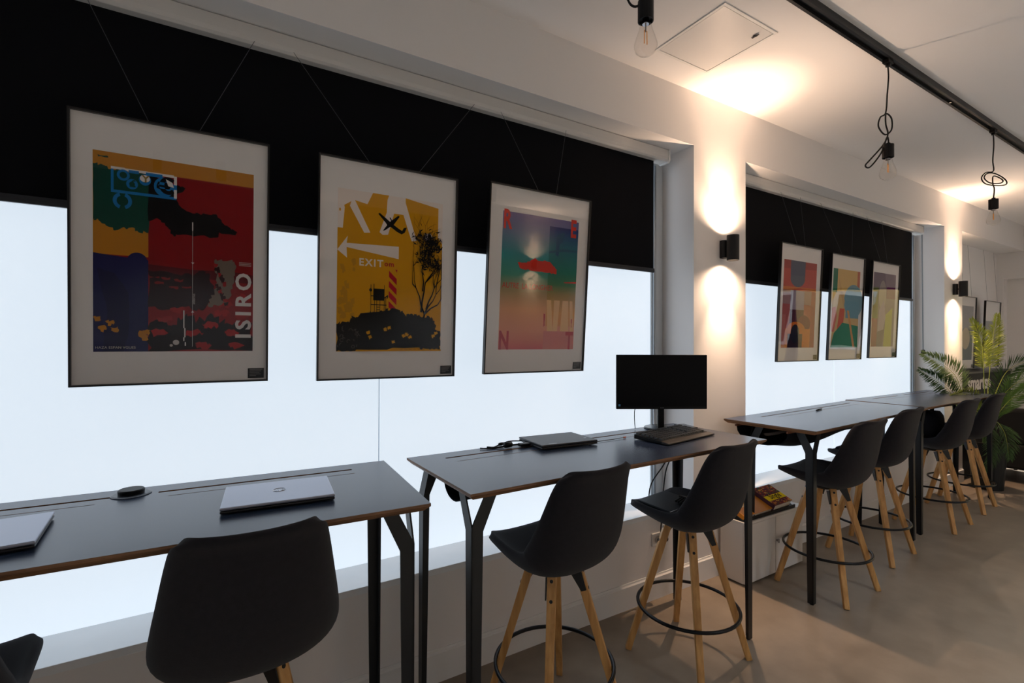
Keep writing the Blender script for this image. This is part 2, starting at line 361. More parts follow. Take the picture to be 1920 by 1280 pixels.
# ================================================================== POSTERS
def poster(label, cx0, cx1, zb, zt, yb, tilt, draw, margins, wires=None, glaze=ACRYL, group='framed art prints hanging before the blinds', labelplate=True):
    W_, H_ = cx1 - cx0, (zt - zb) / math.cos(tilt)
    o = thing('framed_poster', label, 'poster', (cx0, yb, zb), 0, group, rx=tilt)
    fw, fd = .0065, .022
    m = MB(); m.box(0, fw, -fd, 0, 0, H_); m.box(W_ - fw, W_, -fd, 0, 0, H_); m.box(fw, W_ - fw, -fd, 0, 0, fw); m.box(fw, W_ - fw, -fd, 0, H_ - fw, H_)
    m.build('frame', FRAMEB, o)
    m = MB(); m.box(fw, W_ - fw, -.004, -.001, fw, H_ - fw); m.build('backing', mat('backing_board_dark', (40, 38, 36), .8), o)
    m = MB(); m.box(fw, W_ - fw, -.008, -.0045, fw, H_ - fw); m.build('mat_board', MATB, o)
    ml, mr, mt, mb = margins
    p = Print(ml * W_, H_ * (1 - mt), W_ * (1 - ml - mr), H_ * (1 - mt - mb)); draw(p); p.build('art_print', o, (0, -.0085, 0))
    if labelplate:
        q = Print(W_ - .072, .053, .058, .040); q.rect(0, 0, 1, 1, (14, 14, 16))
        for i, (l_, h_) in enumerate(((.8, .07), (.72, .07), (.62, .05), (.7, .05), (.4, .05))): q.rect(.1, .1 + i * .16, .1 + l_, .1 + i * .16 + h_, (120, 118, 116))
        q.build('caption_plate', o, (0, -.0105, 0))
    m = MB(); m.add([(fw, -.0185, fw), (W_ - fw, -.0185, fw), (W_ - fw, -.0185, H_ - fw), (fw, -.0185, H_ - fw)], [(0, 1, 2, 3)]); m.build('glazing', glaze, o)
    inv = Euler((tilt, 0, 0)).to_matrix().inverted()
    for (a, b) in (wires or []):
        top = inv @ (Vector((b, 2.268, 2.856)) - Vector((cx0, yb, zb)))
        m = MB(); m.tube([(a - cx0, -.008, H_ - .004), top], .0011, 5); m.build('hanging_wire', mat('steel_wire', (70, 72, 78), .4), o)
    return o
def art1(p):
    G, K, RD, MU, NV, BL = (16, 64, 54), (10, 10, 14), (132, 20, 26), (184, 122, 36), (32, 34, 80), (24, 112, 178)
    p.rect(0, 0, 1, 1, RD); p.rect(0, 0, 1, .075, MU); p.rect(0, 0, .315, .51, MU)
    p.rough([(0, .065), (.06, .07), (.1, .085), (.2, .085), (.28, .08), (.315, .085), (.315, .385), (.25, .38), (.2, .365), (.14, .385), (.08, .37), (.03, .345), (0, .345)], G, .008, 5, 3)
    p.rough([(.315, .08), (.36, .09), (.42, .115), (.5, .12), (.545, .125), (.53, .15), (.48, .17), (.5, .22), (.56, .25), (.63, .255), (.70, .255), (.75, .25), (.78, .285), (.84, .315), (.885, .335), (.875, .35), (.76, .345), (.75, .375), (.62, .375), (.5, .378), (.47, .39), (.43, .345), (.375, .305), (.315, .32)], K, .006, 5, 4)
    p.rough([(.02, .02), (.08, .02), (.085, .03), (.03, .03)], G, .004, 3, 5)
    for u0, v0, u1, v1, c in ((.10, .075, .115, .19, BL), (.10, .183, .485, .197, BL), (.10, .068, .18, .08, (220, 215, 212)), (.18, .07, .47, .083, (220, 215, 212)), (.47, .075, .488, .19, (220, 215, 212)), (.2, .075, .26, .09, BL), (.3, .075, .4, .092, BL), (.47, .12, .488, .145, BL)): p.rect(u0, v0, u1, v1, c)
    p.arc(.17, .105, .037, .028, .42, BL); p.arc(.22, .145, .034, .026, .5, BL); p.arc(.295, .115, .036, .028, .5, BL); p.ell(.295, .108, .03, .018, (220, 215, 212))
    p.ell(.41, .138, .062, .05, BL); p.text('\u20ac', .372, .168, .075, K, .004); p.text('\u00a3', .203, .158, .035, G, .001); p.text('Y', .278, .126, .035, (150, 120, 60), .001)
    p.poly([(.42, .095), (.46, .11), (.47, .135), (.435, .13)], (220, 215, 212))
    p.arc(.165, .235, .055, .042, .4, BL, 110, 250); p.arc(.165, .235, .055, .042, .4, BL, -70, 70)
    p.poly([(0, .505), (.12, .515), (.315, .525), (.315, 1), (0, 1)], NV); p.ell(.25, .535, .06, .045, NV); p.rough([(.02, .58), (.12, .6), (.2, .7), (.2, .9), (.17, 1), (.05, 1), (.08, .8)], (28, 28, 66), .004, 4, 6)
    p.poly([(.315, .545), (.6, .56), (.84, .555), (1, .57), (1, .62), (.6, .60), (.315, .6)], (88, 18, 26))
    p.rough([(.315, .575), (.5, .59), (.62, .58), (.63, .56), (.69, .57), (.72, .63), (.75, .7), (.65, .78), (.55, .76), (.46, .78), (.315, .77)], (40, 16, 22), .01, 5, 8)
    p.rough([(.315, .86), (.4, .83), (.47, .86), (.55, .8), (.62, .84), (.72, .80), (.8, .84), (.9, .86), (1, .84), (1, 1), (.315, 1)], (26, 12, 16), .02, 6, 9)
    for i, (u, v) in enumerate(((.42, .83), (.5, .78), (.7, .86), (.85, .9), (.92, .8), (.38, .9), (.6, .9), (.78, .79), (.66, .97), (.88, .97), (.8, .74), (.93, .7))): p.rough([(u - .05, v - .012), (u + .02, v - .02), (u + .06, v), (u + .01, v + .016), (u - .04, v + .012)], (150 + 4 * (i % 4), 30, 34), .012, 3, 20 + i)
    for u, v in ((.35, .61), (.42, .615), (.5, .62), (.38, .64), (.47, .66), (.55, .655)): p.rough([(u - .03, v - .004), (u + .03, v - .006), (u + .03, v + .005), (u - .02, v + .006)], (126, 30, 34), .006, 3, int(u * 100))
    p.rough([(.73, .5), (.78, .49), (.86, .5), (.88, .53), (.86, .62), (.84, .7), (.78, .745), (.69, .75), (.72, .69), (.75, .62)], (112, 98, 88), .01, 6, 12)
    for i in range(14): u, v = .74 + .01 * (i % 7) + .012 * (i // 7), .53 + .016 * i; p.rough([(u - .014, v - .01), (u + .012, v - .014), (u + .014, v + .008), (u - .01, v + .012)], (44, 16, 20) if i % 3 else (150, 30, 34), .007, 3, 40 + i)
    p.text('ISIRO', .982, .93, .074, (205, 198, 196), .0022, 90, 1.15, 1.35)
    for v in (.5, .508, .516): p.rect(.9, v, .985, v + .003, (190, 170, 166))
    p.rect(.585, .305, .592, .35, (220, 214, 210)); p.rect(.5875, .35, .590, .975, (200, 190, 186)); p.rect(.53, .78, .538, .875, (205, 198, 194)); p.rect(.536, .875, .545, .925, (205, 198, 194)); p.rect(.53, .925, .538, .945, (205, 198, 194)); p.rect(.54, .95, .548, .97, (205, 198, 194))
    p.poly([(.58, .52), (.6, .52), (.59, .53)], (220, 214, 210)); p.poly([(.58, .79), (.6, .79), (.59, .78)], (220, 214, 210)); p.text('inferno', .606, .745, .014, (200, 190, 186), 0, 90)
    p.ell(.485, .952, .02, .014, (190, 184, 180)); p.ell(.455, .968, .01, .007, (190, 184, 180))
    for u, v in ((.02, .835), (.09, .855), (.05, .885), (.12, .885), (.28, .91), (.29, .93), (.3, .9)): p.rough([(u - .025, v - .01), (u + .02, v - .014), (u + .025, v + .006), (u - .01, v + .014)], MU, .008, 3, int(u * 300))
    p.text('HAZA ESPAN VGUES', .01, .985, .0125, (180, 174, 170))
def art2(p):
    Y, K, Wt, RD = (206, 146, 14), (12, 12, 12), (226, 214, 206), (170, 22, 40)
    p.rect(0, 0, 1, 1, Y)
    # white negative letter shapes
    p.poly([(0, 0), (.31, 0), (.26, .075), (.14, .06), (.055, .1), (.06, .115), (.045, .24), (0, .24)], Wt)
    p.poly([(.12, .065), (.14, .05), (.29, .25), (.235, .255), (.105, .1)], Wt)
    p.poly([(.46, 0), (.62, 0), (.62, .03), (.735, .27), (.685, .275), (.6, .11), (.51, .11), (.455, .25), (.405, .255), (.375, .24), (.44, .11), (.445, .03)], Wt)
    p.poly([(.62, 0), (1, 0), (1, .04), (.62, .0)], Wt); p.poly([(.955, .02), (1, .02), (1, .27), (.955, .23)], Wt); p.poly([(.81, .215), (.88, .21), (.9, .24), (.83, .26)], Wt)
    p.ell(.02, .13, .008, .01, Y)
    # aeroplane
    p.poly([(.36, .125), (.375, .118), (.45, .155), (.5, .18), (.56, .205), (.59, .215), (.605, .195), (.635, .19), (.615, .225), (.585, .238), (.54, .225), (.47, .195), (.43, .175)], K)
    p.poly([(.465, .17), (.55, .12), (.565, .125), (.505, .185)], K); p.poly([(.455, .18), (.48, .195), (.425, .225), (.405, .228)], K); p.poly([(.465, .14), (.475, .138), (.5, .165), (.49, .17)], K); p.poly([(.42, .165), (.43, .16), (.455, .185), (.445, .19)], K)
    # arrow
    p.poly([(0, .375), (.09, .285), (.08, .33), (.56, .32), (.56, .4), (.08, .355), (.085, .42), (0, .375)], Wt)
    p.text('EXIT', .19, .46, .045, Wt, .0012, spacing=1.25); p.text('om', .425, .452, .032, RD, .0008, spacing=1.2)
    for i in range(4): v = .48 + i * .065; p.poly([(.47, v), (.545, v + .05), (.545, v + .09), (.47, v + .04)], RD)
    p.poly([(.53, .47), (.55, .47), (.545, .49)], RD)
    # faint pattern on the left
    for i in range(26):
        rr = random.Random(i); u, v = rr.uniform(.01, .15), rr.uniform(.44, .80); s = rr.uniform(.012, .026)
        p.rough([(u - s, v - s * .7), (u + s * .6, v - s), (u + s, v + s * .6), (u - s * .5, v + s)], (184, 132, 30), .006, 3, i)
    # watch tower
    p.rect(.325, .6, .425, .675, K); p.rect(.30, .645, .37, .65, K); p.rect(.30, .7, .45, .706, K)
    for u in (.30, .335, .355, .385, .425, .44): p.rect(u, .575 if u in (.425, .30) else .65, u + .005, .76, K)
    for i in range(6): p.rect(.355, .70 + i * .016, .39, .704 + i * .016, K)
    p.ell(.30, .61, .014, .01, K); p.line([(.425, .66), (.46, .64), (.455, .66)], .006, K); p.line([(.33, .6), (.33, .57)], .004, K)
    # bushes
    p.rough([(0, .83), (.1, .815), (.15, .78), (.24, .765), (.3, .75), (.36, .76), (.44, .735), (.5, .72), (.58, .735), (.63, .76), (.7, .755), (.8, .775), (.9, .77), (.95, .83), (.97, .9), (.985, .87), (1, .87), (1, .99), (.17, .99), (.17, 1), (0, 1)], K, .014, 7, 3)
    for i, (u, v) in enumerate(((.44, .86), (.48, .85), (.65, .89), (.62, .9), (.28, .88), (.92, .9), (.95, .88), (.3, .91), (.68, .91), (.52, .94))): p.rough([(u - .018, v - .008), (u + .01, v - .014), (u + .02, v + .006), (u - .008, v + .012)], Y, .006, 3, 60 + i)
    for i in range(18):
        rr = random.Random(100 + i); u, v = rr.uniform(.02, .2), rr.uniform(.84, .985); p.arc(u, v, .018, .012, .35, (74, 70, 66), rr.uniform(0, 180), rr.uniform(200, 400), 8)
    # tree
    def br(u, v, ang, L, th, d):
        if d == 0: return
        rr = random.Random(int(u * 9999) + int(v * 7777) + d); pts = [(u, v)]; ths = [th]
        for k in range(3):
            ang += rr.uniform(-16, 16); u += math.sin(R(ang)) * L / 3 * 1.4; v -= math.cos(R(ang)) * L / 3
            u = min(.995, max(.7, u)); pts.append((u, v)); ths.append(th * (1 - .18 * (k + 1)))
        p.line(pts, ths, K)
        for _ in range(3 if d > 1 else 2): br(u, v, ang + rr.uniform(-42, 42), L * rr.uniform(.6, .85), th * .5, d - 1)
    br(.80, .99, 0, .24, .022, 5); br(.79, .74, 16, .2, .014, 4); br(.84, .72, 34, .16, .012, 4); br(.80, .6, -10, .18, .010, 4)
    rr = random.Random(5)
    for i in range(280):
        t = rr.random(); u, v = rr.gauss(.86, .07), .23 + .2 * t * t + rr.gauss(.02, .03)
        a = rr.uniform(0, 6.3); s = rr.uniform(.014, .034); p.k -= 1 if i else 0
        p.poly([(min(1, u - s * math.cos(a)), v - s * math.sin(a)), (min(1, u + s * .4 * math.sin(a)), v - s * .4 * math.cos(a)), (min(1, u + s * math.cos(a)), v + s * math.sin(a))], K)
    p.rect(.17, .99, 1, 1, Y)
    for i in range(9): p.rect(.58 + i * .045, .985, .605 + i * .045, .991, (190, 130, 20))
def art3(p):
    RD, R2 = (208, 52, 40), (176, 44, 60)
    p.grad(0, 1, [(0, (104, 98, 150)), (.12, (96, 112, 150)), (.3, (30, 136, 140)), (.45, (60, 140, 120)), (.56, (150, 132, 92)), (.7, (214, 150, 104)), (.86, (216, 140, 112)), (1, (206, 96, 100))])
    p.grad(.6, 1, [(.06, (20, 42, 110)), (.1, (14, 62, 120)), (.2, (8, 100, 122)), (.4, (14, 120, 104)), (.5, (60, 118, 78)), (.58, (150, 122, 60)), (.72, (208, 140, 60)), (.82, (204, 130, 70))])
    p.rough([(.7, .13), (.8, .09), (.79, .16), (.74, .19), (.73, .28), (.69, .28)], (10, 76, 112), .008, 4, 3); p.poly([(.6, .25), (.8, .22), (1, .22), (1, .235), (.8, .24), (.6, .265)], (10, 84, 110))
    p.rough([(.2, .36), (.3, .355), (.38, .33), (.42, .315), (.46, .33), (.56, .325), (.62, .33), (.66, .35), (.72, .385), (.72, .415), (.6, .415), (.4, .41), (.24, .4)], RD, .006, 5, 7)
    p.poly([(.82, .475), (1, .465), (1, .478), (.84, .482)], RD)
    p.text('AUTRE  LA LONGHER', .02, .548, .041, (180, 70, 52), .0006, 0, .82, 1.0)
    for a, b, c, d in ((.6, .66, .62, .70), (.70, .78, .70, .76), (.82, .9, .80, .92), (.92, .96, .94, .99)): p.poly([(a, .62), (b, .62), (d, .86), (c, .86)], (226, 178, 122))  # pale bars: reflections on the glazing, painted into the print
    p.poly([(.57, .86), (1, .86), (1, 1), (.57, 1)], (204, 118, 112)); p.rough([(.565, .72), (.585, .73), (.585, .82), (.57, .83)], R2, .004, 3, 9); p.rough([(.95, .76), (.965, .76), (.965, .83), (.955, .83)], R2, .004, 3, 9)
    for t, u, v in (('R', .005, .118), ('E', .885, .118), ('N', .0, .995), ('T', .885, .995)): p.text(t, u, v, .135, RD if v < .5 else R2, .0045, 0, .62)
def art4(p):
    p.rect(0, 0, 1, 1, (160, 72, 66)); p.rect(.2, 0, .64, .2, (70, 76, 96)); p.poly([(0, .1), (1, .08), (1, .3), (.6, .34), (.2, .33), (0, .28)], (186, 84, 74)); p.ell(.42, .2, .22, .1, (92, 96, 110)); p.rect(.2, .0, .64, .17, (84, 88, 106))
    p.poly([(0, .3), (1, .3), (1, .34), (.5, .31), (0, .36)], (200, 120, 70)); p.rect(0, .34, 1, .5, (150, 110, 110)); p.rect(.22, .34, .64, .56, (150, 140, 160)); p.rect(.22, .56, .64, .72, (86, 44, 64)); p.ell(.66, .72, .2, .1, (112, 30, 54))
    p.rect(.1, .78, .92, 1, (196, 104, 44)); p.ell(.42, .8, .28, .1, (196, 104, 44)); p.rect(.86, .34, 1, 1, (150, 62, 62)); p.rect(.18, .84, .62, 1, (48, 36, 54)); p.ell(.4, .84, .13, .11, (34, 36, 56)); p.rect(.0, .62, .1, 1, (170, 90, 80))
def art5(p):
    p.rect(0, 0, 1, 1, (206, 172, 110)); p.rect(0, 0, .16, .3, (36, 112, 84)); p.rect(.9, 0, 1, .3, (180, 96, 70)); p.poly([(0, .5), (.12, .48), (.18, .6), (.1, .8), (0, .8)], (206, 108, 84)); p.ell(.78, .4, .36, .22, (110, 148, 160)); p.rect(.5, .4, 1, .62, (104, 146, 160))
    p.poly([(.28, .5), (.46, .5), (.42, .72), (.2, .78)], (206, 92, 48)); p.poly([(0, 1), (.1, .82), (.4, .68), (1, .72), (1, 1)], (40, 128, 88)); p.poly([(.55, .52), (.62, .52), (.9, 1), (.82, 1)], (206, 150, 80)); p.poly([(.2, .1), (.45, .4), (.42, .5), (.22, .2)], (196, 160, 104))
def art6(p):
    p.rect(0, 0, 1, 1, (112, 96, 112)); p.rect(0, .2, .24, .62, (96, 104, 62)); p.rect(0, .62, .24, 1, (126, 40, 66)); p.poly([(.5, 0), (1, 0), (1, .2), (.6, .24)], (132, 116, 128)); p.rect(.6, .18, 1, .34, (104, 34, 92)); p.ell(.42, .3, .16, .2, (150, 138, 136)); p.poly([(.3, .5), (.5, .36), (.6, .6), (.4, 1), (.24, 1)], (150, 132, 152)); p.poly([(.6, .56), (.9, .46), (.9, 1), (.55, 1)], (150, 152, 60)); p.poly([(.24, .8), (.56, .76), (.5, 1), (.24, 1)], (80, 66, 88))
def art7(p):
    p.rect(0, 0, 1, .42, (150, 152, 156)); p.rect(0, .42, 1, 1, (92, 108, 110)); p.ell(.5, .6, .3, .2, (186, 176, 150))
ZB, ZT = 1.445, 2.415
poster('large framed poster with euro signs, black bird shape and red sky', -.465, .152, ZB, 2.405, 2.235, R(2.4), art1, (.105, .09, .135, .128), [(-.09, .10), (-.24, -.44)])
poster('framed yellow poster with aeroplane, EXIT arrow and black tree', .340, .986, 1.437, 2.412, 2.235, R(2.4), art2, (.125, .115, .135, .13), [(.56, .25), (.785, 1.12)])
poster('framed blue to orange poster with red corner letters R E N T', 1.156, 1.818, 1.441, 2.428, 2.245, R(4.2), art3, (.13, .115, .135, .13), [(1.46, 1.28), (1.575, 1.72)], ACRYLG)
poster('small framed abstract print in red, orange and grey, nearest of the far three', 3.787, 4.409, 1.458, 2.415, 2.235, R(2.4), art4, (.1, .11, .135, .12), [(4.03, 3.93), (4.15, 4.22)], ACRYLW)
poster('framed abstract print in sand, green and teal, middle of the far three', 4.563, 5.166, 1.46, 2.405, 2.235, R(2.4), art5, (.09, .11, .135, .12), [(4.76, 4.55), (4.93, 5.13)], ACRYLW)
poster('framed abstract print in grey, plum and olive, last of the far three', 5.316, 5.905, 1.468, 2.405, 2.235, R(2.4), art6, (.09, .11, .11, .12), [(5.5, 5.40), (5.64, 5.72)], ACRYLW)
poster('framed print in the recess behind the palm, next to the wall sconce', 7.62, 8.20, 1.30, 2.20, 2.27, R(2.0), art7, (.1, .1, .13, .12), [(7.80, 7.80), (8.06, 8.06)], ACRYLW, group='framed prints behind the palm')
poster('framed grey print hanging upright behind the palm near the end wall', 8.53, 9.11, 1.30, 2.18, 2.27, R(2.0), art7, (.08, .1, .3, .1), [(8.62, 8.62), (9.0, 9.0)], ACRYL, group='framed prints behind the palm')
# ================================================================== WALL SCONCES
def sconce(x, z, sgn, label, power):
    o = thing('wall_sconce', label, 'lamp', (x, YW if sgn > 0 else YF, z), 0 if sgn > 0 else math.pi, 'black up and down wall lamps')
    m = MB(); m.cyl((0, -.018, -.062), (0, -.018, .062), .026, 20); m.box(-.024, .024, -.018, -.0005, -.06, .06); m.build('wall_mount', BLACKM, o, bevel=.002)
    m = MB(); m.cyl((0, -.03, 0), (0, -.05, 0), .009, 12); m.build('arm', BLACKM, o)
    m = MB(); Ro, Ri, hh = .040, .035, .086
    m.lathe([(Ri, -hh + .02), (Ri, -hh), (Ro, -hh), (Ro, hh), (Ri, hh), (Ri, hh - .02)], 32, (0, -.088, 0)); m.build('tube', BLACKM, o, smooth=False)
    for s in (-1, 1):
        m = MB(); m.lathe([(0, s * (hh - .018)), (Ri, s * (hh - .018))], 24, (0, -.088, 0)); m.build('lens', LAMPE, o)
        for nm, ang, bl, p in (('wide_beam', 150, 1.0, power * (.40 if s < 0 else .46)), ('core_beam', 60, 1.0, power * (1.15 if s < 0 else .80)), ('wall_graze', 30, 1.0, power * .02)):
            l = bpy.data.lights.new(nm, 'SPOT'); l.energy = p; l.color = WARM; l.spot_size = R(ang); l.spot_blend = bl; l.shadow_soft_size = .014
            lo = bpy.data.objects.new(nm, l); COL.objects.link(lo); lo.parent = o; lo.location = (0, -.088, s * (hh + .004)); lo.rotation_euler = ((0 if s < 0 else math.pi) - s * (R(21) if nm == 'wall_graze' else 0), 0, 0)
sconce(2.992, 2.261, 1, 'black cylinder wall lamp on the pillar between the two windows', SCONCE_W)
sconce(7.172, 2.233, 1, 'black cylinder wall lamp on the far pillar above the palm', SCONCE_W)
sconce(5.02, 2.28, -1, 'black cylinder wall lamp on the wall opposite the pillar', SCONCE_W * 2.2)
sconce(1.2, 2.28, -1, 'black cylinder wall lamp added behind the viewer as room fill', SCONCE_W * .5)  # extra unseen sconce, added to brighten the room
# ================================================================== CEILING: hatch, track, pendants, spots
o = thing('ceiling_hatch', 'square white access hatch in the ceiling with a small latch', 'hatch', (2.12, 1.5, CH))
m = MB(); S = .455
for a in ((0, S, 0, .016), (0, S, S - .016, S), (0, .016, .016, S - .016), (S - .016, S, .016, S - .016)): m.box(*a, -.006, -.0005)
m.build('hatch_frame', TRIM, o, bevel=.001)
m = MB(); m.box(.02, S - .02, .02, S - .02, -.004, -.0005); m.build('hatch_panel', mat('hatch_gloss', (226, 224, 223), .22), o)
m = MB(); m.cyl((S - .09, .075, -.004), (S - .09, .075, -.008), .013, 16); m.box(S - .096, S - .084, .055, .095, -.011, -.007); m.build('latch', CHROME, o)
RY = 1.285
o = thing('lighting_track', 'long black lighting track running along the ceiling', 'track', (-2.6, RY, CH))
m = MB(); m.prism([(-.026, 0), (-.026, -.036), (-.012, -.036), (-.012, -.02), (.012, -.02), (.012, -.036), (.026, -.036), (.026, 0)], 0, 0, 12.0); m.build('rail', BLACKM, o)
for xx in (6.85, 9.4):
    m = MB(); m.cyl((xx, 0, -.034), (xx, 0, -.042), .008, 10); m.build('screw', CHROME, o)
def knot(kind):
    if kind == 0: return [(-.012, 0, -.30), (-.035, .01, -.32), (-.042, .015, -.37), (-.01, .012, -.42), (.018, 0, -.40), (.012, -.012, -.34), (-.015, -.01, -.31), (-.005, .012, -.36), (.006, .012, -.42), (-.02, .01, -.48), (-.09, 0, -.56), (-.125, -.01, -.60), (-.10, -.012, -.61), (-.04, -.01, -.53), (-.004, 0, -.44), (.004, 0, -.49)]
    return [(0, 0, -.27), (-.045, .01, -.275), (-.07, .015, -.31), (-.045, .01, -.35), (.02, -.01, -.37), (.075, -.015, -.365), (.07, -.01, -.33), (.02, .01, -.285), (-.03, .014, -.28), (-.055, .01, -.31), (-.03, -.01, -.35), (.04, -.015, -.355), (.06, 0, -.33), (.01, .012, -.30), (.003, .01, -.35), (.006, 0, -.39)]
def pendant(x, zs, kind, label):
    """zs = z of the socket's lower end"""
    o = thing('pendant_bulb', label, 'lamp', (x, RY, CH - .036), 0, 'bare bulbs on knotted cords')
    z = zs - (CH - .036)
    m = MB(); m.box(-.03, .03, -.016, .016, -.02, 0); m.cyl((0, 0, -.02), (0, 0, -.035), .012, 12); m.build('track_adapter', BLACKP, o)
    kp = knot(kind % 2); ks = (-z - .06) / .50 if kind % 2 == 0 else (-z - .06) / .47
    ks = min(1.25, max(.7, ks)) if kind != 2 else .62
    pts = [(0, 0, -.03), (.003, 0, -.10 * ks), (-.004, 0, -.2 * ks)] + [(a, b, c * ks) for a, b, c in kp]
    if kind == 2: pts = [(0, 0, -.03), (0, 0, -.12), (-.06, .02, -.22), (-.075, .02, -.30), (-.055, .0, -.385), (-.02, -.01, -.39), (.0, -.03, -.30), (.01, -.02, z + .14)]
    pts.append((.0, 0, z + .08)); cz, sz = math.cos(R(-40)), math.sin(R(-40)); pts = [(a * cz - b * sz, a * sz + b * cz, c) for a, b, c in pts]
    m = MB(); m.tube(smoothpath(pts, 6), .0042, 8); m.build('cord', RUBBER, o, smooth=True)
    m = MB(); m.lathe([(0, .085), (.012, .085), (.012, .076), (.029, .074), (.029, 0), (.025, 0), (.025, .01), (0, .01)], 24, (0, 0, z)); m.build('socket', BLACKP, o, smooth=False)
    prof = [(.013, .0), (.016, -.012), (.020, -.035), (.027, -.06), (.0325, -.085), (.033, -.096), (.029, -.112), (.019, -.123), (.008, -.1275), (0, -.128)]
    m = MB(); m.lathe([(r * 1.28, zz) for r, zz in prof], 28, (0, 0, z)); g = m.build('glass_bulb', BULBG, o, smooth=True)
    m = MB(); m.cyl((0, 0, z + .012), (0, 0, z - .012), .0125, 16); m.build('screw_cap', CHROME, o)
    m = MB()
    for dx in (-.006, .006): m.cyl((dx, 0, z - .035), (dx * 1.2, 0, z - .085), .0016, 6)
    m.build('filament', BRASS, g)
    m = MB(); m.cyl((0, 0, z - .01), (0, 0, z - .04), .0025, 8); m.build('stem', mat('glass_stem', (150, 140, 130), .2), g)
pendant(1.345, 2.805, 2, 'clear bulb in a long black socket hanging at the top edge near the ceiling hatch')
pendant(3.32, 2.690, 0, 'clear bulb on a looped black cord, middle of the three pendants')
pendant(5.10, 2.650, 1, 'clear bulb on a coiled black cord, farthest of the three pendants')
for i, (x, y, pf) in enumerate(((-.62, -2.1, .7), (-.03, -2.1, .7), (3.4, -2.1, 1.7), (6.6, -2.1, 1.7))):  # third and last spots are unseen extras, added to fill the room with light
    o = thing('ceiling_spotlight', ('black cylinder ceiling spotlight behind the viewer, first in the row', 'black cylinder ceiling spotlight behind the viewer, second in the row', 'black cylinder ceiling fill light added behind the viewer, third in the row', 'black cylinder ceiling fill light added behind the viewer, last in the row')[i], 'lamp', (x, y, CH), 0, 'ceiling spotlights behind the viewer')
    m = MB(); m.lathe([(.001, 0), (.045, 0), (.045, -.2), (.038, -.2), (.038, -.18)], 24); m.build('tube', BLACKM, o)
    m = MB(); m.lathe([(0, -.182), (.038, -.182)], 20); m.build('lens', LAMPE, o)
    l = bpy.data.lights.new('spot_beam', 'SPOT'); l.energy = SPOT_FILL_W * pf; l.color = (.74, .88, 1.0); l.spot_size = R(115); l.spot_blend = .8; l.shadow_soft_size = .03  # strength and cool tint set as room fill
    lo = bpy.data.objects.new('spot_beam', l); COL.objects.link(lo); lo.parent = o; lo.location = (0, 0, -.205)
# ================================================================== TABLES
def table(label, FL, rz, L, D, H, slots, back_inset=.06, sling=None, xin=.035):
    o = thing('bar_table', label, 'table', (FL[0], FL[1], 0), rz, 'high dark tables along the windows')
    t0, t1, ch = .009, .026, .018
    vs = [(x, y, H) for x, y in ((0, 0), (L, 0), (L, D), (0, D))] + [(x, y, H - t0) for x, y in ((0, 0), (L, 0), (L, D), (0, D))] + [(x, y, H - t1) for x, y in ((ch, ch), (L - ch, ch), (L - ch, D - ch), (ch, D - ch))]
    fs = [(0, 1, 2, 3), (11, 10, 9, 8)] + [(a + i, a + 4 + i, a + 4 + (i + 1) % 4, a + (i + 1) % 4) for a in (0, 4) for i in range(4)]
    m = MB(); m.add(vs, fs); top = m.build('tabletop', [LAM, PLY], o)
    mc = MB()
    for (xa, xb, yc, wd) in slots: mc.box(xa, xb, yc - wd / 2, yc + wd / 2, H - .06, H + .05)
    cut = mc.build('cut', PLY)
    cut.location = top.matrix_world.translation; cut.parent = o
    md = top.modifiers.new('slots', 'BOOLEAN'); md.object = cut; md.solver = 'EXACT'
    dg = bpy.context.evaluated_depsgraph_get(); dg.update(); me = bpy.data.meshes.new_from_object(top.evaluated_get(dg)); top.modifiers.clear(); top.data = me
    bpy.data.objects.remove(cut)
    me.materials.clear(); me.materials.append(LAM); me.materials.append(PLY)
    for p in me.polygons: p.material_index = 0 if (p.normal.z > .9 and p.center.z > H - .003) or p.normal.z < -.9 else 1
    hb_ = H - t1; th = .006
    for cx, dx in ((xin, 1), (L - xin, -1)):
        for cy, dy in ((.06, 1), (D - back_inset, -1)):
            prof = [(0, .006), (.034, .006), (.047, hb_ - .135), (.108, hb_), (.058, hb_), (0, hb_ - .118)]
            m = MB(); m.prism([(cx + dx * a, b) for a, b in prof], 1, cy, cy + dy * th); m.prism([(cy + dy * a, b) for a, b in prof], 0, cx, cx + dx * th)
            lg = m.build('leg', BLACKM, o)
            m = MB(); m.cyl((cx + dx * .014, cy + dy * .014, 0), (cx + dx * .014, cy + dy * .014, .02), .011, 12); m.build('foot_glide', RUBBER, lg)
    m = MB()
    for cx in (xin + .01, L - xin - .05): m.box(cx, cx + .04, .06, D - back_inset, hb_ - .008, hb_ - .0005)
    for cy in (.07, D - back_inset - .05): m.box(xin, L - xin, cy, cy + .04, hb_ - .008, hb_ - .0005)
    m.build('under_frame', BLACKM, o)
    if sling:
        xa, xb, yc, wd, dep, sag = sling; nx, na = 24, 12; vs = []; fs = []
        for i in range(nx + 1):
            t = i / nx; x = xa + (xb - xa) * t; d = dep + sag * (math.sin(math.pi * t) ** 2 + .25 * math.sin(7 * t))
            for k in range(na + 1):
                a = math.pi * k / na; vs.append((x, yc + wd / 2 * math.cos(a), hb_ - .012 - d * math.sin(a) ** .8))
        for i in range(nx):
            for k in range(na): q = i * (na + 1) + k; fs.append((q, q + 1, q + na + 2, q + na + 1))
        m = MB(); m.add(vs, fs); sl = m.build('cable_sling', SLING, o, smooth=True); sd = sl.modifiers.new('thick', 'SOLIDIFY'); sd.thickness = .003
        m = MB()
        for s in (-1, 1): m.bar((xa - .01, yc + s * wd / 2, hb_ - .012), (xb + .01, yc + s * wd / 2, hb_ - .012), .012, .012)
        m.build('sling_rail', mat('sling_rail_wood', (120, 70, 44), .6), o)
    return o
r1 = R(-2.6); L1 = 1.80; D1 = .635
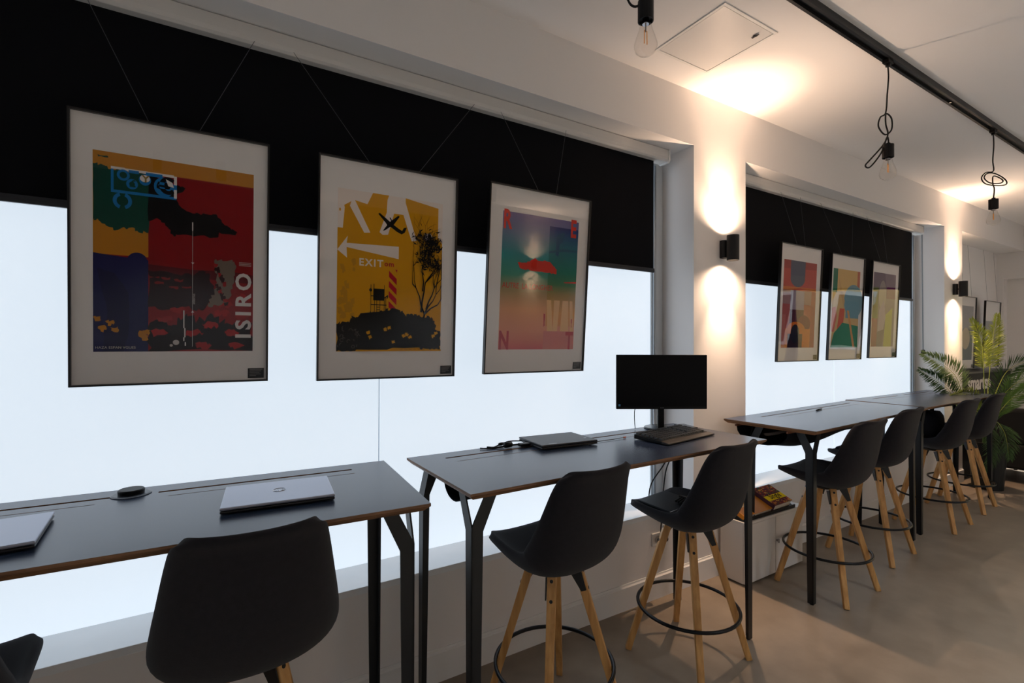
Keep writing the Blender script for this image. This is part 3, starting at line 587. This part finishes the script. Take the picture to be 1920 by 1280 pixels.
p1 = Vector((.567, 1.452)) - Vector((math.cos(r1), math.sin(r1))) * L1
table('nearest dark bar table with two closed laptops and a socket puck', p1, r1, L1, D1, 1.09, [(.15, .905, D1 - .092, .016), (1.015, 1.65, D1 - .092, .016), (.17, .86, D1 - .155, .005), (1.05, 1.65, D1 - .155, .005)], sling=(.12, 1.15, .30, .2, .05, .02))
table('dark bar table holding the monitor, keyboard and black laptop', (.715, 1.468), R(1.6), 1.785, .615, 1.09, [(.145, 1.64, .615 - .098, .016), (.165, 1.64, .615 - .176, .005)], sling=(.095, .80, .335, .19, .092, .0))
table('dark bar table in front of the far window beside the pillar', (3.0, 1.52), R(3.4), 1.955, .59, 1.085, [(.3, 1.75, .59 - .10, .014), (.4, 1.75, .59 - .17, .005)], .12, sling=(.04, 1.15, .35, .34, .105, .05), xin=.10)
table('farthest dark bar table, its end touching the palm', (4.985, 1.648), R(.8), 1.89, .615, 1.085, [(.3, .85, .615 - .10, .014), (1.0, 1.65, .615 - .10, .014), (.35, 1.6, .615 - .18, .005)], .25, sling=(.1, 1.0, .34, .25, .07, .02), xin=.035)
# socket puck in the near table
o = thing('socket_puck', 'round black pop-up socket puck set in the nearest table slot', 'socket', (-.268, 2.045, 1.0902))
m = MB(); m.lathe([(0, 0), (.055, 0), (.056, .002), (.05, .004), (0, .004)], 32); m.build('flange', mat('puck_grey', (70, 76, 88), .3), o, smooth=False)
m = MB(); m.lathe([(0, .004), (.036, .004), (.037, .016), (.034, .019), (0, .019)], 32); m.build('cap', BLACKP, o)
# ================================================================== BAR STOOLS
def stool_proto():
    o = thing('bar_stool', 'x', 'bar stool', group='charcoal shell bar stools on oak legs')
    prof = [(.246, .752), (.225, .760), (.15, .742), (.03, .714), (-.08, .706), (-.160, .734), (-.200, .80), (-.222, .88), (-.238, .97), (-.256, 1.06), (-.276, 1.112), (-.305, 1.140)]
    wid = [.185, .194, .204, .212, .217, .219, .216, .204, .188, .171, .160, .153]
    ris = [.018, .024, .045, .07, .092, .105, .10, .085, .066, .050, .040, .032]
    P = smoothpath([(0, a, b) for a, b in prof], 6); n = len(P); nk = len(prof) - 1
    cum = [0]
    for i in range(1, n): cum.append(cum[-1] + (P[i] - P[i - 1]).length)
    def at(t):
        q = t * cum[-1]; i = max(j for j in range(n) if cum[j] <= q + 1e-9); i = min(i, n - 2); f = (q - cum[i]) / (cum[i + 1] - cum[i])
        k = (i + f) / (n - 1) * nk; j = min(int(k), nk - 1); g = k - j
        return P[i].lerp(P[i + 1], f), wid[j] + (wid[j + 1] - wid[j]) * g, ris[j] + (ris[j + 1] - ris[j]) * g
    def surf(a_, b_):
        t = min(1, max(0, (b_ + 1) / 2)); c, wd, rs = at(t); d = (at(min(1, t + .02))[0] - at(max(0, t - .02))[0]).normalized()
        nn = Vector((0, -d.z, d.y)); nn = nn if nn.dot(Vector((0, .6, .6))) > 0 else -nn
        q = c + nn * rs * abs(a_) ** 2.2; q.x = wd * math.sin(a_ * 1.46) / math.sin(1.46); return q
    ns, nv = 14, 30; pw = 5.0; gi = []; go = []
    for i in range(nv + 1):
        for k in range(ns + 1):
            a0, b0 = -1 + 2 * k / ns, -1 + 2 * i / nv; mx_ = max(abs(a0), abs(b0))
            # rounded corners on the true-length outline (the shell is about twice as long as wide)
            kk = mx_ / ((abs(a0) ** pw + abs(b0) ** (pw * 2)) ** (1 / pw)) if mx_ > 0 else 1
            kk = 1 / max(1.0, (abs(a0) ** pw + abs(b0) ** (pw * 2.2)) ** (1 / pw))
            a1, b1 = a0 * kk, b0 * kk; q = surf(a1, b1); e = .01
            tu = surf(min(1, a1 + e), b1) - surf(max(-1, a1 - e), b1); tv = surf(a1, min(1, b1 + e)) - surf(a1, max(-1, b1 - e)); nr = tu.cross(tv).normalized()
            if nr.dot(Vector((0, .6, .6))) < 0: nr = -nr
            th_ = .020 + .017 * (1 - max(abs(a0), abs(b0)) ** 8)
            gi.append(q + nr * .004 * (1 - mx_ ** 6)); go.append(q - nr * th_)
    N = len(gi); w1 = ns + 1; fs = []
    for i in range(nv):
        for k in range(ns): a = i * w1 + k; fs.append((a, a + 1, a + w1 + 1, a + w1)); fs.append((N + a, N + a + w1, N + a + w1 + 1, N + a + 1))
    rim = [k for k in range(ns)] + [i * w1 + ns for i in range(nv)] + [nv * w1 + k for k in range(ns, 0, -1)] + [i * w1 for i in range(nv, 0, -1)]
    for j in range(len(rim)): a, b = rim[j], rim[(j + 1) % len(rim)]; fs.append((a, N + a, N + b, b))
    m = MB(); m.add(gi + go, fs); sh = m.build('seat_shell', FABRIC, o, smooth=True)
    ss = sh.modifiers.new('soft', 'SUBSURF'); ss.levels = 1; ss.render_levels = 1
    m = MB(); m.lathe([(0, .648), (.05, .648), (.085, .656), (.105, .672), (0, .674)], 28); m.build('mount_plate', BLACKM, o, smooth=False)
    for sx in (-1, 1):
        for sy in (-1, 1):
            dr = Vector((sx, sy, 0)).normalized(); tp = dr * .098 + Vector((0, 0, .668)); ft = dr * .300
            m = MB(); m.bar(ft, tp, .029, .036, up=dr.cross(Vector((0, 0, 1)))); lg = m.build('leg', OAK, o, bevel=.003)
            ax = (tp - ft).normalized(); tang = dr.cross(Vector((0, 0, 1))).normalized(); outn = tang.cross(ax); outn = outn if outn.dot(dr) > 0 else -outn
            for h in (.90, .975):
                c = ft + (tp - ft) * (1 - (1 - h) * 1.4); m = MB(); hw = .0145 + .0035 * h
                m.cyl(c + outn * (hw - .001), c + outn * (hw + .002), .0068, 12); m.build('bolt', BLACKM, lg)
            m = MB(); c = tp - ax * .012; a_ = tang * .021
            pts = [c + a_ - outn * .035, c + a_ + outn * .012, c + a_ + outn * .010 - ax * .085, c + a_ - outn * .012 - ax * .085]
            m.add(pts + [q + tang * .004 for q in pts], [(0, 1, 2, 3), (7, 6, 5, 4), (0, 4, 5, 1), (1, 5, 6, 2), (2, 6, 7, 3), (3, 7, 4, 0)]); m.build('bracket', BLACKM, o)
            m = MB(); m.cyl(ft + Vector((0, 0, 0)), ft + Vector((0, 0, .005)), .012, 10); m.build('foot_pad', RUBBER, lg)
    m = MB(); m.tube([(.249 * math.cos(2 * math.pi * k / 48), .249 * math.sin(2 * math.pi * k / 48), .255) for k in range(48)], .0085, 10, True); m.build('foot_ring', mat('ring_steel', (26, 27, 30), .28, metal=.6), o, smooth=True)
    return o
proto = stool_proto()
STOOLS = [(-.645, 1.655, 0, 'bar stool in the lower left corner, only its seat lip showing'),
          (.066, 1.650, 0, 'bar stool pushed up to the nearest table, seen squarely from behind'),
          (1.205, 1.665, 4, 'bar stool in the middle foreground at the left end of the monitor table'),
          (2.06, 1.675, 6, 'bar stool with black sleeve on its seat, beside the white cabinet'),
          (3.44, 1.68, 1, 'bar stool right behind the front leg of the table beside the pillar'),
          (4.315, 1.79, 3, 'bar stool with a dark pouch on its seat, second along the far window'),
          (5.495, 1.795, 2, 'bar stool with a black backpack on its seat, third along the far window'),
          (6.33, 1.84, 4, 'farthest bar stool, next to the palm')]
for i, (x, y, a, lb) in enumerate(STOOLS):
    s = proto if i == 0 else copy_tree(proto)
    s.location = (x, y, 0); s.rotation_euler = (0, 0, R(a)); s['label'] = lb
# ================================================================== THINGS ON THE TABLES
def laptop(label, c, rz, wd, dp, th, lidm, basem):
    o = thing('laptop', label, 'laptop', (c[0], c[1], c[2]), rz, 'closed laptops')
    m = MB(); m.box(-wd / 2, wd / 2, -dp / 2, dp / 2, .003, th * .55); b = m.build('base', basem, o, bevel=.004)
    m = MB(); m.box(-wd / 2, wd / 2, -dp / 2, dp / 2, th * .6, th); ld = m.build('lid', lidm, o, bevel=.003)
    m = MB()
    for sx in (-1, 1):
        for sy in (-1, 1): m.cyl((sx * (wd / 2 - .03), sy * (dp / 2 - .025), 0), (sx * (wd / 2 - .03), sy * (dp / 2 - .025), .004), .008, 10)
    m.build('rubber_feet', RUBBER, b)
    m = MB(); m.box(-wd / 2 + .04, wd / 2 - .04, dp / 2 - .012, dp / 2 - .001, th * .5, th * .65); m.build('hinge', basem, o)
    return o, ld
GREYL = mat('silver_lid', (176, 182, 200), .3, metal=.5)
DKL = mat('dark_base', (26, 27, 32), .4)
l1, ld = laptop('closed silver grey laptop cut by the left frame edge', (-.575, 1.735, 1.0905), R(5), .33, .26, .021, GREYL, DKL)
l2, ld = laptop('closed silver laptop with round logo on the nearest table', (.157, 1.768, 1.0905), R(-4), .322, .245, .021, GREYL, DKL)
lgm = mat('lid_logo', (190, 192, 198), .2, metal=.8)
m = MB(); m.tube([(.019 * math.cos(2 * math.pi * k / 32), .019 * math.sin(2 * math.pi * k / 32) + .005, .0212) for k in range(32)], .0012, 6, True); m.build('logo_ring', lgm, ld)
flat_text('logo_letters', 'hp', .030, lgm, ld, (-.014, -.002, .0213), (0, 0, 0), 0, shear=.25)
THK = mat('matte_black_lid', (44, 46, 52), .42)
l3, ld = laptop('closed matte black laptop with cables on the monitor table', (1.468, 2.0, 1.0915), R(-4), .325, .24, .024, THK, DKL)
m = MB(); m.box(-.118, -.072, -.108, -.101, .0235, .0247); m.build('name_badge', mat('badge_grey', (150, 152, 156), .3, metal=.5), ld)
m = MB(); m.box(.122, .136, -.062, -.05, .0235, .0247); m.build('corner_badge', MATS['badge_grey'], ld)
def cable(name, pts, r, label, n=8, m_=RUBBER):
    m = MB(); m.tube(smoothpath(pts, n), r, 7); o = m.build(name, m_, None, smooth=True); tag(o, label, 'cable'); return o
T = 1.091
o = thing('power_cable', 'black charger cables with ferrite bead beside the black laptop', 'cable', (1.30, 2.05, T))
m = MB(); m.tube(smoothpath([(.0, .03, .014), (-.07, .035, .018), (-.13, .02, .012), (-.20, -.005, .004), (-.24, .025, .004)], 8), .0032, 7); m.build('cord', RUBBER, o, smooth=True)
m = MB(); m.tube(smoothpath([(.01, -.03, .012), (-.05, -.02, .010), (-.11, -.02, .012), (-.16, -.005, .004), (-.2, .03, .003)], 8), .0045, 7); m.build('cord', RUBBER, o, smooth=True)
m = MB(); m.lathe([(0, -.022), (.013, -.02), (.014, 0), (.013, .02), (0, .022)], 16); m.build('ferrite_bead', BLACKP, o, smooth=True, loc=(-.11, -.02, .0145), rot=(0, R(90), R(8)))
m = MB(); m.lathe([(0, -.018), (.007, -.016), (.008, 0), (.007, .016), (0, .018)], 12); m.build('strain_relief', BLACKP, o, smooth=True, loc=(-.125, .021, .013), rot=(0, R(90), R(20)))
m = MB(); m.box(-.055, .0, -.055, -.02, .003, .018); m.build('dock_plug', BLACKP, o, bevel=.003)
# monitor
o = thing('monitor', 'black desktop monitor on a round base, screen switched off', 'monitor', (2.262, 2.035, 1.0905), R(-29))
m = MB(); m.box(-.275, .275, -.02, .0, .118, .445); m.build('screen_housing', BLACKP, o, bevel=.004)
m = MB(); m.box(-.269, .269, -.0225, -.0195, .135, .439); m.build('screen_glass', mat('off_screen', (9, 9, 12), .4, spec=.15), o)
m = MB(); m.box(-.13, .13, 0, .022, .17, .36); m.build('rear_bulge', BLACKP, o, bevel=.01)
m = MB(); m.box(-.019, .019, -.006, .012, .008, .2); m.build('neck', BLACKP, o, bevel=.003)
m = MB(); m.lathe([(0, 0), (.098, 0), (.1, .004), (.096, .010), (.03, .014), (0, .014)], 40); b = m.build('round_base', mat('base_gloss', (18, 18, 20), .2), o, smooth=False)
flat_text('brand_letters', 'AOC', .011, mat('logo_grey', (130, 130, 134), .3), o, (0, -.021, .1225), (R(90), 0, 0), 0, 'CENTER')
m = MB(); m.box(-.264, -.252, -.0235, -.022, .137, .149); m.build('energy_sticker', mat('sticker_blue', (90, 150, 190), .5), o)
cable('monitor_cable', [(2.16, 2.12, 1.24), (2.12, 2.11, 1.20), (2.10, 2.09, 1.13), (2.10, 2.085, 1.096)], .0022, 'thin cable looping from the back of the monitor to the table')
# keyboard
o = thing('keyboard', 'black full size keyboard with palm rest in front of the monitor', 'keyboard', (2.112, 1.822, 1.0905), R(8.5))
m = MB(); m.prism([(-.085, .002), (-.085, .016), (.085, .028), (.085, .004)], 0, -.225, .225); m.build('case', BLACKP, o, bevel=.003)
m = MB(); m.prism([(-.125, .002), (-.125, .010), (-.085, .016), (-.085, .002)], 0, -.228, .228); m.build('palm_rest', mat('palm_rest_grey', (50, 44, 42), .4), o, bevel=.003)
m = MB()
for row in range(6):
    y = -.068 + row * .0265 + (.006 if row == 5 else 0); z = .0165 + (y + .085) * .0706; x = -.215
    lay = [1] * 22
    if row == 0: lay = [1.3, 1.3, 1.3, 5.6, 1.3, 1.3, 1.3, 1.3, 1, 1, 1, 2, 1, 1]
    for wd in lay:
        wpx = wd * .0192
        if x + wpx > .217: break
        if abs(x + wpx / 2 - .068) > .006 and abs(x + wpx / 2 - .134) > .004:
            zz = z; m.add([(x + .001, y - .011, zz), (x + wpx - .001, y - .011, zz), (x + wpx - .001, y + .011, zz + .0015), (x + .001, y + .011, zz + .0015), (x + .003, y - .008, zz + .008), (x + wpx - .003, y - .008, zz + .008), (x + wpx - .003, y + .009, zz + .0095), (x + .003, y + .009, zz + .0095)], [(4, 5, 6, 7), (0, 1, 5, 4), (1, 2, 6, 5), (2, 3, 7, 6), (3, 0, 4, 7)])
        x += wpx
k = m.build('keys', mat('key_grey', (38, 39, 44), .4), o); k['kind'] = 'stuff'
o = thing('cable_plug', 'small orange plug on a thin cable left of the keyboard', 'cable', (1.868, 1.925, T + .004))
m = MB(); m.tube([(0, 0, 0), (-.018, -.002, 0)], .0035, 8); m.build('plug', mat('orange_plastic', (220, 90, 30), .5), o)
m = MB(); m.tube(smoothpath([(-.018, -.002, 0), (-.1, -.01, -.001), (-.22, -.012, -.001)], 5), .0014, 6); m.build('cord', RUBBER, o)
o = thing('phone', 'flat dark phone lying behind the keyboard', 'phone', (2.425, 1.985, T), R(-15)); m = MB(); m.box(-.036, .036, -.07, .07, 0, .009); m.build('body', BLACKP, o, bevel=.003); m = MB(); m.box(-.033, .033, -.067, .067, .0088, .0096); m.build('screen', mat('phone_glass', (30, 34, 42), .12), o)
o = thing('pen', 'dark pen lying on the table beside the pillar', 'pen', (3.99, 2.0, 1.0855), R(12)); m = MB(); m.cyl((-.07, 0, .006), (.06, 0, .006), .0055, 10); m.build('barrel', BLACKP, o, smooth=True); m = MB(); m.cyl((.06, 0, .006), (.075, 0, .006), .005, 10, .001); m.build('tip', CHROME, o)
# things on stool seats
o = thing('laptop_sleeve', 'black sleeve lying on the seat of the stool beside the cabinet', 'sleeve', (2.035, 1.76, .752), R(8), rx=R(4)); m = MB(); m.box(-.135, .125, -.10, .12, .0, .014); m.build('sleeve_body', mat('sleeve_nylon', (22, 28, 36), .45), o, bevel=.005); m = MB(); m.box(-.14, -.06, -.085, -.08, .014, .016); m.build('zip', CHROME, o)
o = thing('cable_bundle', 'folded black cable bundle on top of the sleeve', 'cable', (2.10, 1.715, .763), R(8), rx=R(2)); m = MB()
for i in range(5): m.tube(smoothpath([(-.06, -.03 + i * .014, .01), (0, -.03 + i * .014, .018), (.06, -.03 + i * .014, .01)], 5), .006, 7)
m.build('loops', RUBBER, o, smooth=True); m = MB(); m.box(-.008, .008, -.04, .04, .004, .028); m.build('tie', BLACKP, o)
o = thing('pouch', 'soft black pouch on the seat of the second stool by the far window', 'bag', (4.27, 1.83, .748), R(5)); m = MB(); m.box(-.13, .13, -.08, .14, 0, .05); m.build('pouch_body', SLING, o, bevel=.02, seg=3); m = MB(); m.box(-.12, .12, -.085, -.08, .028, .032); m.build('zip', mat('zip_grey', (120, 120, 126), .4), o)
o = thing('backpack', 'black backpack with buckle on the third stool by the far window', 'bag', (5.47, 1.84, .73), R(8))
m = MB(); vs = []; n = 9
for iz in range(n):
    t = iz / (n - 1); sc = (.6 + .4 * math.sin(math.pi * min(1, t * .9 + .12)) ** .5)
    for k in range(20): a = 2 * math.pi * k / 20; ca, sa = math.cos(a), math.sin(a); vs.append((.17 * sc * abs(ca) ** .6 * (1 if ca >= 0 else -1), .11 * sc * abs(sa) ** .6 * (1 if sa >= 0 else -1) - .04 * t, t * .27))
m.add(vs, [(i * 20 + k, i * 20 + (k + 1) % 20, i * 20 + 20 + (k + 1) % 20, i * 20 + 20 + k) for i in range(n - 1) for k in range(20)] + [tuple(range(20))[::-1], tuple(range((n - 1) * 20, n * 20))]); m.build('bag_body', SLING, o, smooth=True)
m = MB(); m.tube(smoothpath([(-.05, -.05, .27), (-.03, -.06, .31), (.03, -.06, .31), (.05, -.05, .27)], 6), .008, 8); m.build('top_handle', RUBBER, o); m = MB(); m.box(-.2, -.17, -.03, .02, .06, .085); m.build('buckle', BLACKP, o, bevel=.003)
m = MB(); m.tube(smoothpath([(-.14, .02, .2), (-.2, .0, .14), (-.19, 0, .06), (-.14, 0, .02)], 6), .009, 8); m.build('strap', RUBBER, o)
# hanging cables, plugs, wall socket
o = thing('wall_socket', 'white wall socket plate below the sill behind the stool', 'socket', (2.30, YW, .37)); m = MB(); m.box(0, .155, -.009, -.0005, -.04, .04); m.build('plate', TRIM, o, bevel=.003)
for dx in (.042, .113):
    m = MB(); m.lathe([(.001, 0), (.021, 0), (.021, .002), (.024, .002)], 20); m.build('socket_well', mat('socket_inner', (190, 188, 186), .4), o, loc=(dx, -.0095, 0), rot=(R(90), 0, 0))
def plugcable(name, pts, label):
    o = thing(name, label, 'cable', (0, 0, 0)); m = MB(); m.tube(smoothpath(pts, 8), .0038, 7); m.build('cord', RUBBER, o, smooth=True)
    e = pts[-1]; m = MB(); m.lathe([(0, .028), (.006, .026), (.016, .004), (.019, -.012), (.016, -.022), (0, -.024)], 16, (e[0], e[1], e[2] - .014)); m.build('plug', RUBBER, o, smooth=True)
plugcable('power_cable', [(2.33, 2.02, 1.05), (2.355, 2.03, .98), (2.33, 2.07, .86), (2.25, 2.10, .74), (2.24, 2.105, .62), (2.30, 2.105, .53), (2.385, 2.10, .50), (2.39, 2.10, .45), (2.375, 2.10, .405)], 'black power cord looping under the monitor table to a plug')
plugcable('power_cable', [(2.43, 2.02, 1.05), (2.40, 2.04, .95), (2.36, 2.08, .82), (2.35, 2.10, .62), (2.34, 2.10, .50), (2.335, 2.10, .44), (2.328, 2.10, .395)], 'straighter black power cord hanging to a plug by the wall socket')
# ================================================================== WHITE CABINET + BOOKS
o = thing('cabinet', 'low white two-door cabinet between the tables', 'cabinet', (2.952, 1.937, 0), R(.5)); W_, D_, H_ = .70, .186, .42
m = MB(); m.box(0, .016, .018, D_, .01, H_ - .018); m.box(W_ - .016, W_, .018, D_, .01, H_ - .018); m.box(.016, W_ - .016, D_ - .01, D_, .01, H_ - .018); m.box(.016, W_ - .016, .018, D_ - .01, .012, .03); m.build('carcass', CABW, o)
m = MB(); m.box(-.006, W_ + .006, -.004, D_, H_ - .018, H_); m.build('top_board', CABW, o, bevel=.002)
for i in range(2):
    m = MB(); m.box(.002 + i * .349, .345 + i * .349, 0, .017, .012, H_ - .021); d = m.build('door', CABW, o, bevel=.0015)
    if i == 1: m = MB(); m.cyl((.358, 0, .235), (.358, -.012, .235), .008, 14); m.box(.354, .362, -.02, -.012, .222, .248); m.build('key_lock', CHROME, d)
st = thing('book_stand', 'sloping black display stand on the white cabinet', 'stand', (2.955, 1.945, .4205)); sl = math.atan2(.072, .17)
m = MB(); m.prism([(.0, .0), (.0, .022), (.008, .022), (.010, .008), (.172, .077), (.172, .0)], 0, -.0, .60); m.build('wedge', BLACKP, st, bevel=.002)
def book(label, loc, rz, wd, dp, th, cover, draw=None):
    o = thing('book', label, 'book', loc, rz, 'books on the display stand', rx=sl)
    m = MB(); m.box(.004, wd - .003, .003, dp - .003, .003, th - .003); m.build('pages', mat('paper', (214, 206, 192), .9), o)
    m = MB(); m.box(0, wd, 0, dp, 0, .003); m.box(0, wd, 0, dp, th - .003, th); m.box(0, .003, 0, dp, .003, th - .003); m.build('cover', cover, o)
    if draw: q = Print(0, dp, wd, dp); draw(q); q.build('cover_art', o, (0, 0, th + .0003), (R(-90), 0, 0))
    return o
def cov1(p):
    for i, t in enumerate(('fini', 'grandes', 'catalogne')): p.text(t, .10, .28 + i * .15, .045, (240, 214, 170), .0015)
def cov2(p):
    rr = random.Random(3); p.rect(0, 0, 1, 1, (120, 62, 54))
    for i in range(240):
        u, v, s = rr.random(), rr.random(), rr.uniform(.02, .06); c = rr.choice([(176, 92, 60), (210, 130, 60), (90, 50, 70), (196, 110, 90), (70, 46, 66), (150, 40, 44), (224, 160, 70), (60, 90, 60)])
        p.k -= 1 if i % 6 else 0; p.rough([(max(0, u - s), max(0, v - s * .5)), (min(1, u + s), max(0, v - s * .6)), (min(1, u + s * .8), min(1, v + s * .5)), (max(0, u - s * .7), min(1, v + s * .4))], c, .012, 2, i)
    p.rect(.0, .50, 1, .76, (246, 206, 20)); p.text('Single', .22, .69, .062, (60, 44, 14), .0015, 0, .95); p.rect(.3, .715, .85, .722, (190, 150, 20)); p.rect(.02, .0, .0, .5, (90, 50, 70))
book('orange covered book with white title on the sloping stand', (2.958, 1.957, .432), R(1), .325, .18, .028, mat('orange_cover', (224, 138, 34), .45), cov1)
book('thick illustrated book with yellow title band on the sloping stand', (3.29, 1.957, .432), R(2), .225, .185, .05, mat('plum_cover', (88, 52, 72), .5), cov2)
# ================================================================== COUNTER, PALM, DARK SEAT
o = thing('display_counter', 'black counter with white lettering behind the palm', 'counter', (7.46, 2.15, 0)); m = MB(); m.box(0, 1.75, 0, .25, .04, 1.25); m.build('body', mat('counter_black', (6, 6, 7), .6, spec=.2), o, bevel=.004); m = MB(); m.box(-.005, 1.76, -.01, .255, 1.25, 1.275); m.build('counter_top', mat('counter_top_black', (20, 20, 22), .35), o, bevel=.003); m = MB(); m.box(.03, 1.72, .03, .22, 0, .04); m.build('plinth', BLACKM, o)
flat_text('lettering', 'smartsp', .245, mat('letter_white', (214, 206, 202), .6), o, (.165, -.002, 1.055), (R(90), 0, 0), .006, th=.003)
pot = thing('potted_palm', 'green palm with long arching fronds in a dark pot', 'plant', (7.33, 1.90, 0))
m = MB(); m.lathe([(0, .0), (.13, 0), (.165, .5), (.172, .52), (.155, .52), (.15, .48), (0, .48)], 28); m.build('pot', mat('pot_black', (14, 14, 15), .5), pot)
m = MB(); m.lathe([(.152, .481), (.08, .487), (0, .49)], 20); m.build('soil', mat('soil', (40, 30, 22), .95), pot)
LEAF = [mat('palm_green', (98, 132, 54), .5, var=.25, vscale=8), mat('palm_lime', (158, 168, 66), .5, var=.2, vscale=8), mat('palm_pale', (142, 160, 96), .5, var=.2, vscale=8), mat('palm_dark', (62, 92, 44), .5, var=.25, vscale=8)]
def frond(pts, ll, mi, seed, st=.2, face=(-.5, -.86, 0)):
    rr = random.Random(seed); P = smoothpath(pts, 10); n = len(P); m = MB(); m.mi = 1; m.tube(P, [.006 * (1 - .8 * i / n) for i in range(n)], 6); m.mi = 0
    tot = 0; L = [0]
    for i in range(1, n): tot += (P[i] - P[i - 1]).length; L.append(tot)
    cnt = int(tot / .0145); F = Vector(face).normalized()
    for k in range(cnt):
        s = tot * (st + (1 - st) * k / cnt); i = max(j for j in range(n) if L[j] <= s); i = min(i, n - 2); t = (s - L[i]) / max(1e-6, L[i + 1] - L[i]); c = P[i].lerp(P[i + 1], t); d = (P[i + 1] - P[i]).normalized()
        side = d.cross(F).normalized(); u = k / cnt; ln = ll * (.45 + .75 * math.sin(math.pi * min(1, u * .85 + .12))) * (1 - .45 * u)
        for sg in (-1, 1):
            ang = R(58 - 30 * u + rr.uniform(-6, 6)); dr = (d * math.cos(ang) + side * sg * math.sin(ang) + F * rr.uniform(-.05, .32)).normalized(); w_ = .0052
            nb = dr.cross(F).normalized(); mid = c + dr * ln * .5 + F * .01; tip = c + dr * ln + Vector((0, 0, -.12 * ln))
            m.add([c, mid + nb * w_, tip, mid - nb * w_, mid + F * .004], [(0, 1, 4), (1, 2, 4), (2, 3, 4), (3, 0, 4)])
    return m.build('frond', [LEAF[mi], LEAF[1]], pot)
FRONDS = [([(0.0, 0.0, 0.62), (-0.062, -0.002, 0.836), (-0.153, -0.009, 1.342), (-0.174, 0.002, 1.636), (-0.343, 0.043, 1.88)], 0.17, 1),
          ([(0.0, 0.0, 0.62), (-0.011, 0.002, 0.832), (-0.024, -0.028, 1.34), (0.0, -0.044, 1.637), (-0.034, -0.083, 1.93)], 0.17, 1),
          ([(0.0, 0.0, 0.62), (-0.092, 0.016, 0.688), (-0.445, 0.051, 0.943), (-0.695, 0.082, 1.295), (-1.174, 0.192, 1.512)], 0.2, 2),
          ([(0.0, 0.0, 0.62), (-0.092, 0.017, 0.628), (-0.474, 0.069, 0.799), (-0.743, 0.111, 1.125), (-1.202, 0.209, 1.347)], 0.17, 3),
          ([(0.0, 0.0, 0.62), (0.031, 0.0, 0.799), (0.059, -0.076, 1.133), (0.105, -0.163, 1.343), (0.236, -0.358, 1.476)], 0.24, 3),
          ([(0.0, 0.0, 0.62), (0.032, 0.0, 0.739), (0.005, -0.102, 0.99), (-0.01, -0.21, 1.164), (0.091, -0.387, 1.354)], 0.24, 0),
          ([(0.0, 0.0, 0.62), (0.032, 0.001, 0.679), (-0.147, -0.126, 0.858), (-0.15, -0.242, 1.042), (-0.101, -0.388, 1.109)], 0.22, 0),
          ([(0.0, 0.0, 0.62), (0.032, 0.001, 0.679), (-0.167, -0.114, 0.771), (-0.221, -0.197, 0.646), (-0.256, -0.234, 0.404)], 0.18, 3),
          ([(0.0, 0.0, 0.62), (-0.072, 0.004, 0.658), (-0.46, -0.056, 0.928), (-0.696, -0.033, 1.091), (-0.982, 0.021, 1.079)], 0.13, 1),
          ([(0.0, 0.0, 0.62), (-0.077, 0.007, 0.747), (-0.355, -0.002, 0.886), (-0.481, 0.015, 0.836), (-0.595, 0.026, 0.56)], 0.16, 0),
          ([(0.0, 0.0, 0.62), (-0.062, -0.002, 0.747), (-0.451, -0.062, 1.041), (-0.625, -0.076, 1.163), (-0.736, -0.127, 1.307)], 0.1, 1),
          ([(0.0, 0.0, 0.62), (0.017, 0.01, 0.679), (-0.216, -0.085, 0.713), (-0.352, -0.119, 0.504), (-0.389, -0.095, 0.25)], 0.16, 3),
          ([(0.0, 0.0, 0.62), (0.021, 0.006, 0.799), (-0.05, -0.069, 1.049), (0.019, -0.111, 1.255), (0.069, -0.142, 1.472)], 0.16, 3)]
for i, (pts, ll, mi) in enumerate(FRONDS):
    if i not in (10, 12): frond(pts, ll, mi, 50 + i, .55 if i < 2 else .5 if i in (2, 3, 8) else .35)
m = MB()
for i in range(6): a = i * 1.05; m.tube([(.03 * math.cos(a), .03 * math.sin(a), .48), (.02 * math.cos(a), .02 * math.sin(a), .80)], [.014, .007], 8)
m.build('stems', LEAF[3], pot)
o = thing('dark_seat', 'black bulky low seat on short legs behind the palm at the right edge', 'seat', (8.26, 1.45, 0), R(0))
BLF = mat('black_upholstery', (12, 12, 13), .8)
m = MB(); m.box(-.42, .5, -.5, .6, .16, .45); m.build('seat_base', BLF, o, bevel=.03, seg=3); m = MB(); m.box(-.42, -.25, -.5, .6, .45, .86); m.build('backrest', BLF, o, bevel=.04, seg=3)
m = MB(); m.box(-.25, .5, .45, .6, .45, .66); m.build('armrest', BLF, o, bevel=.03, seg=3); m = MB(); m.box(-.25, .5, -.5, -.35, .45, .66); m.build('armrest', BLF, o, bevel=.03, seg=3)
for sx in (-.36, .44):
    for sy in (-.44, .54): m = MB(); m.cyl((sx, sy, 0), (sx, sy, .17), .018, 12, .024); m.build('leg', BLACKM, o)
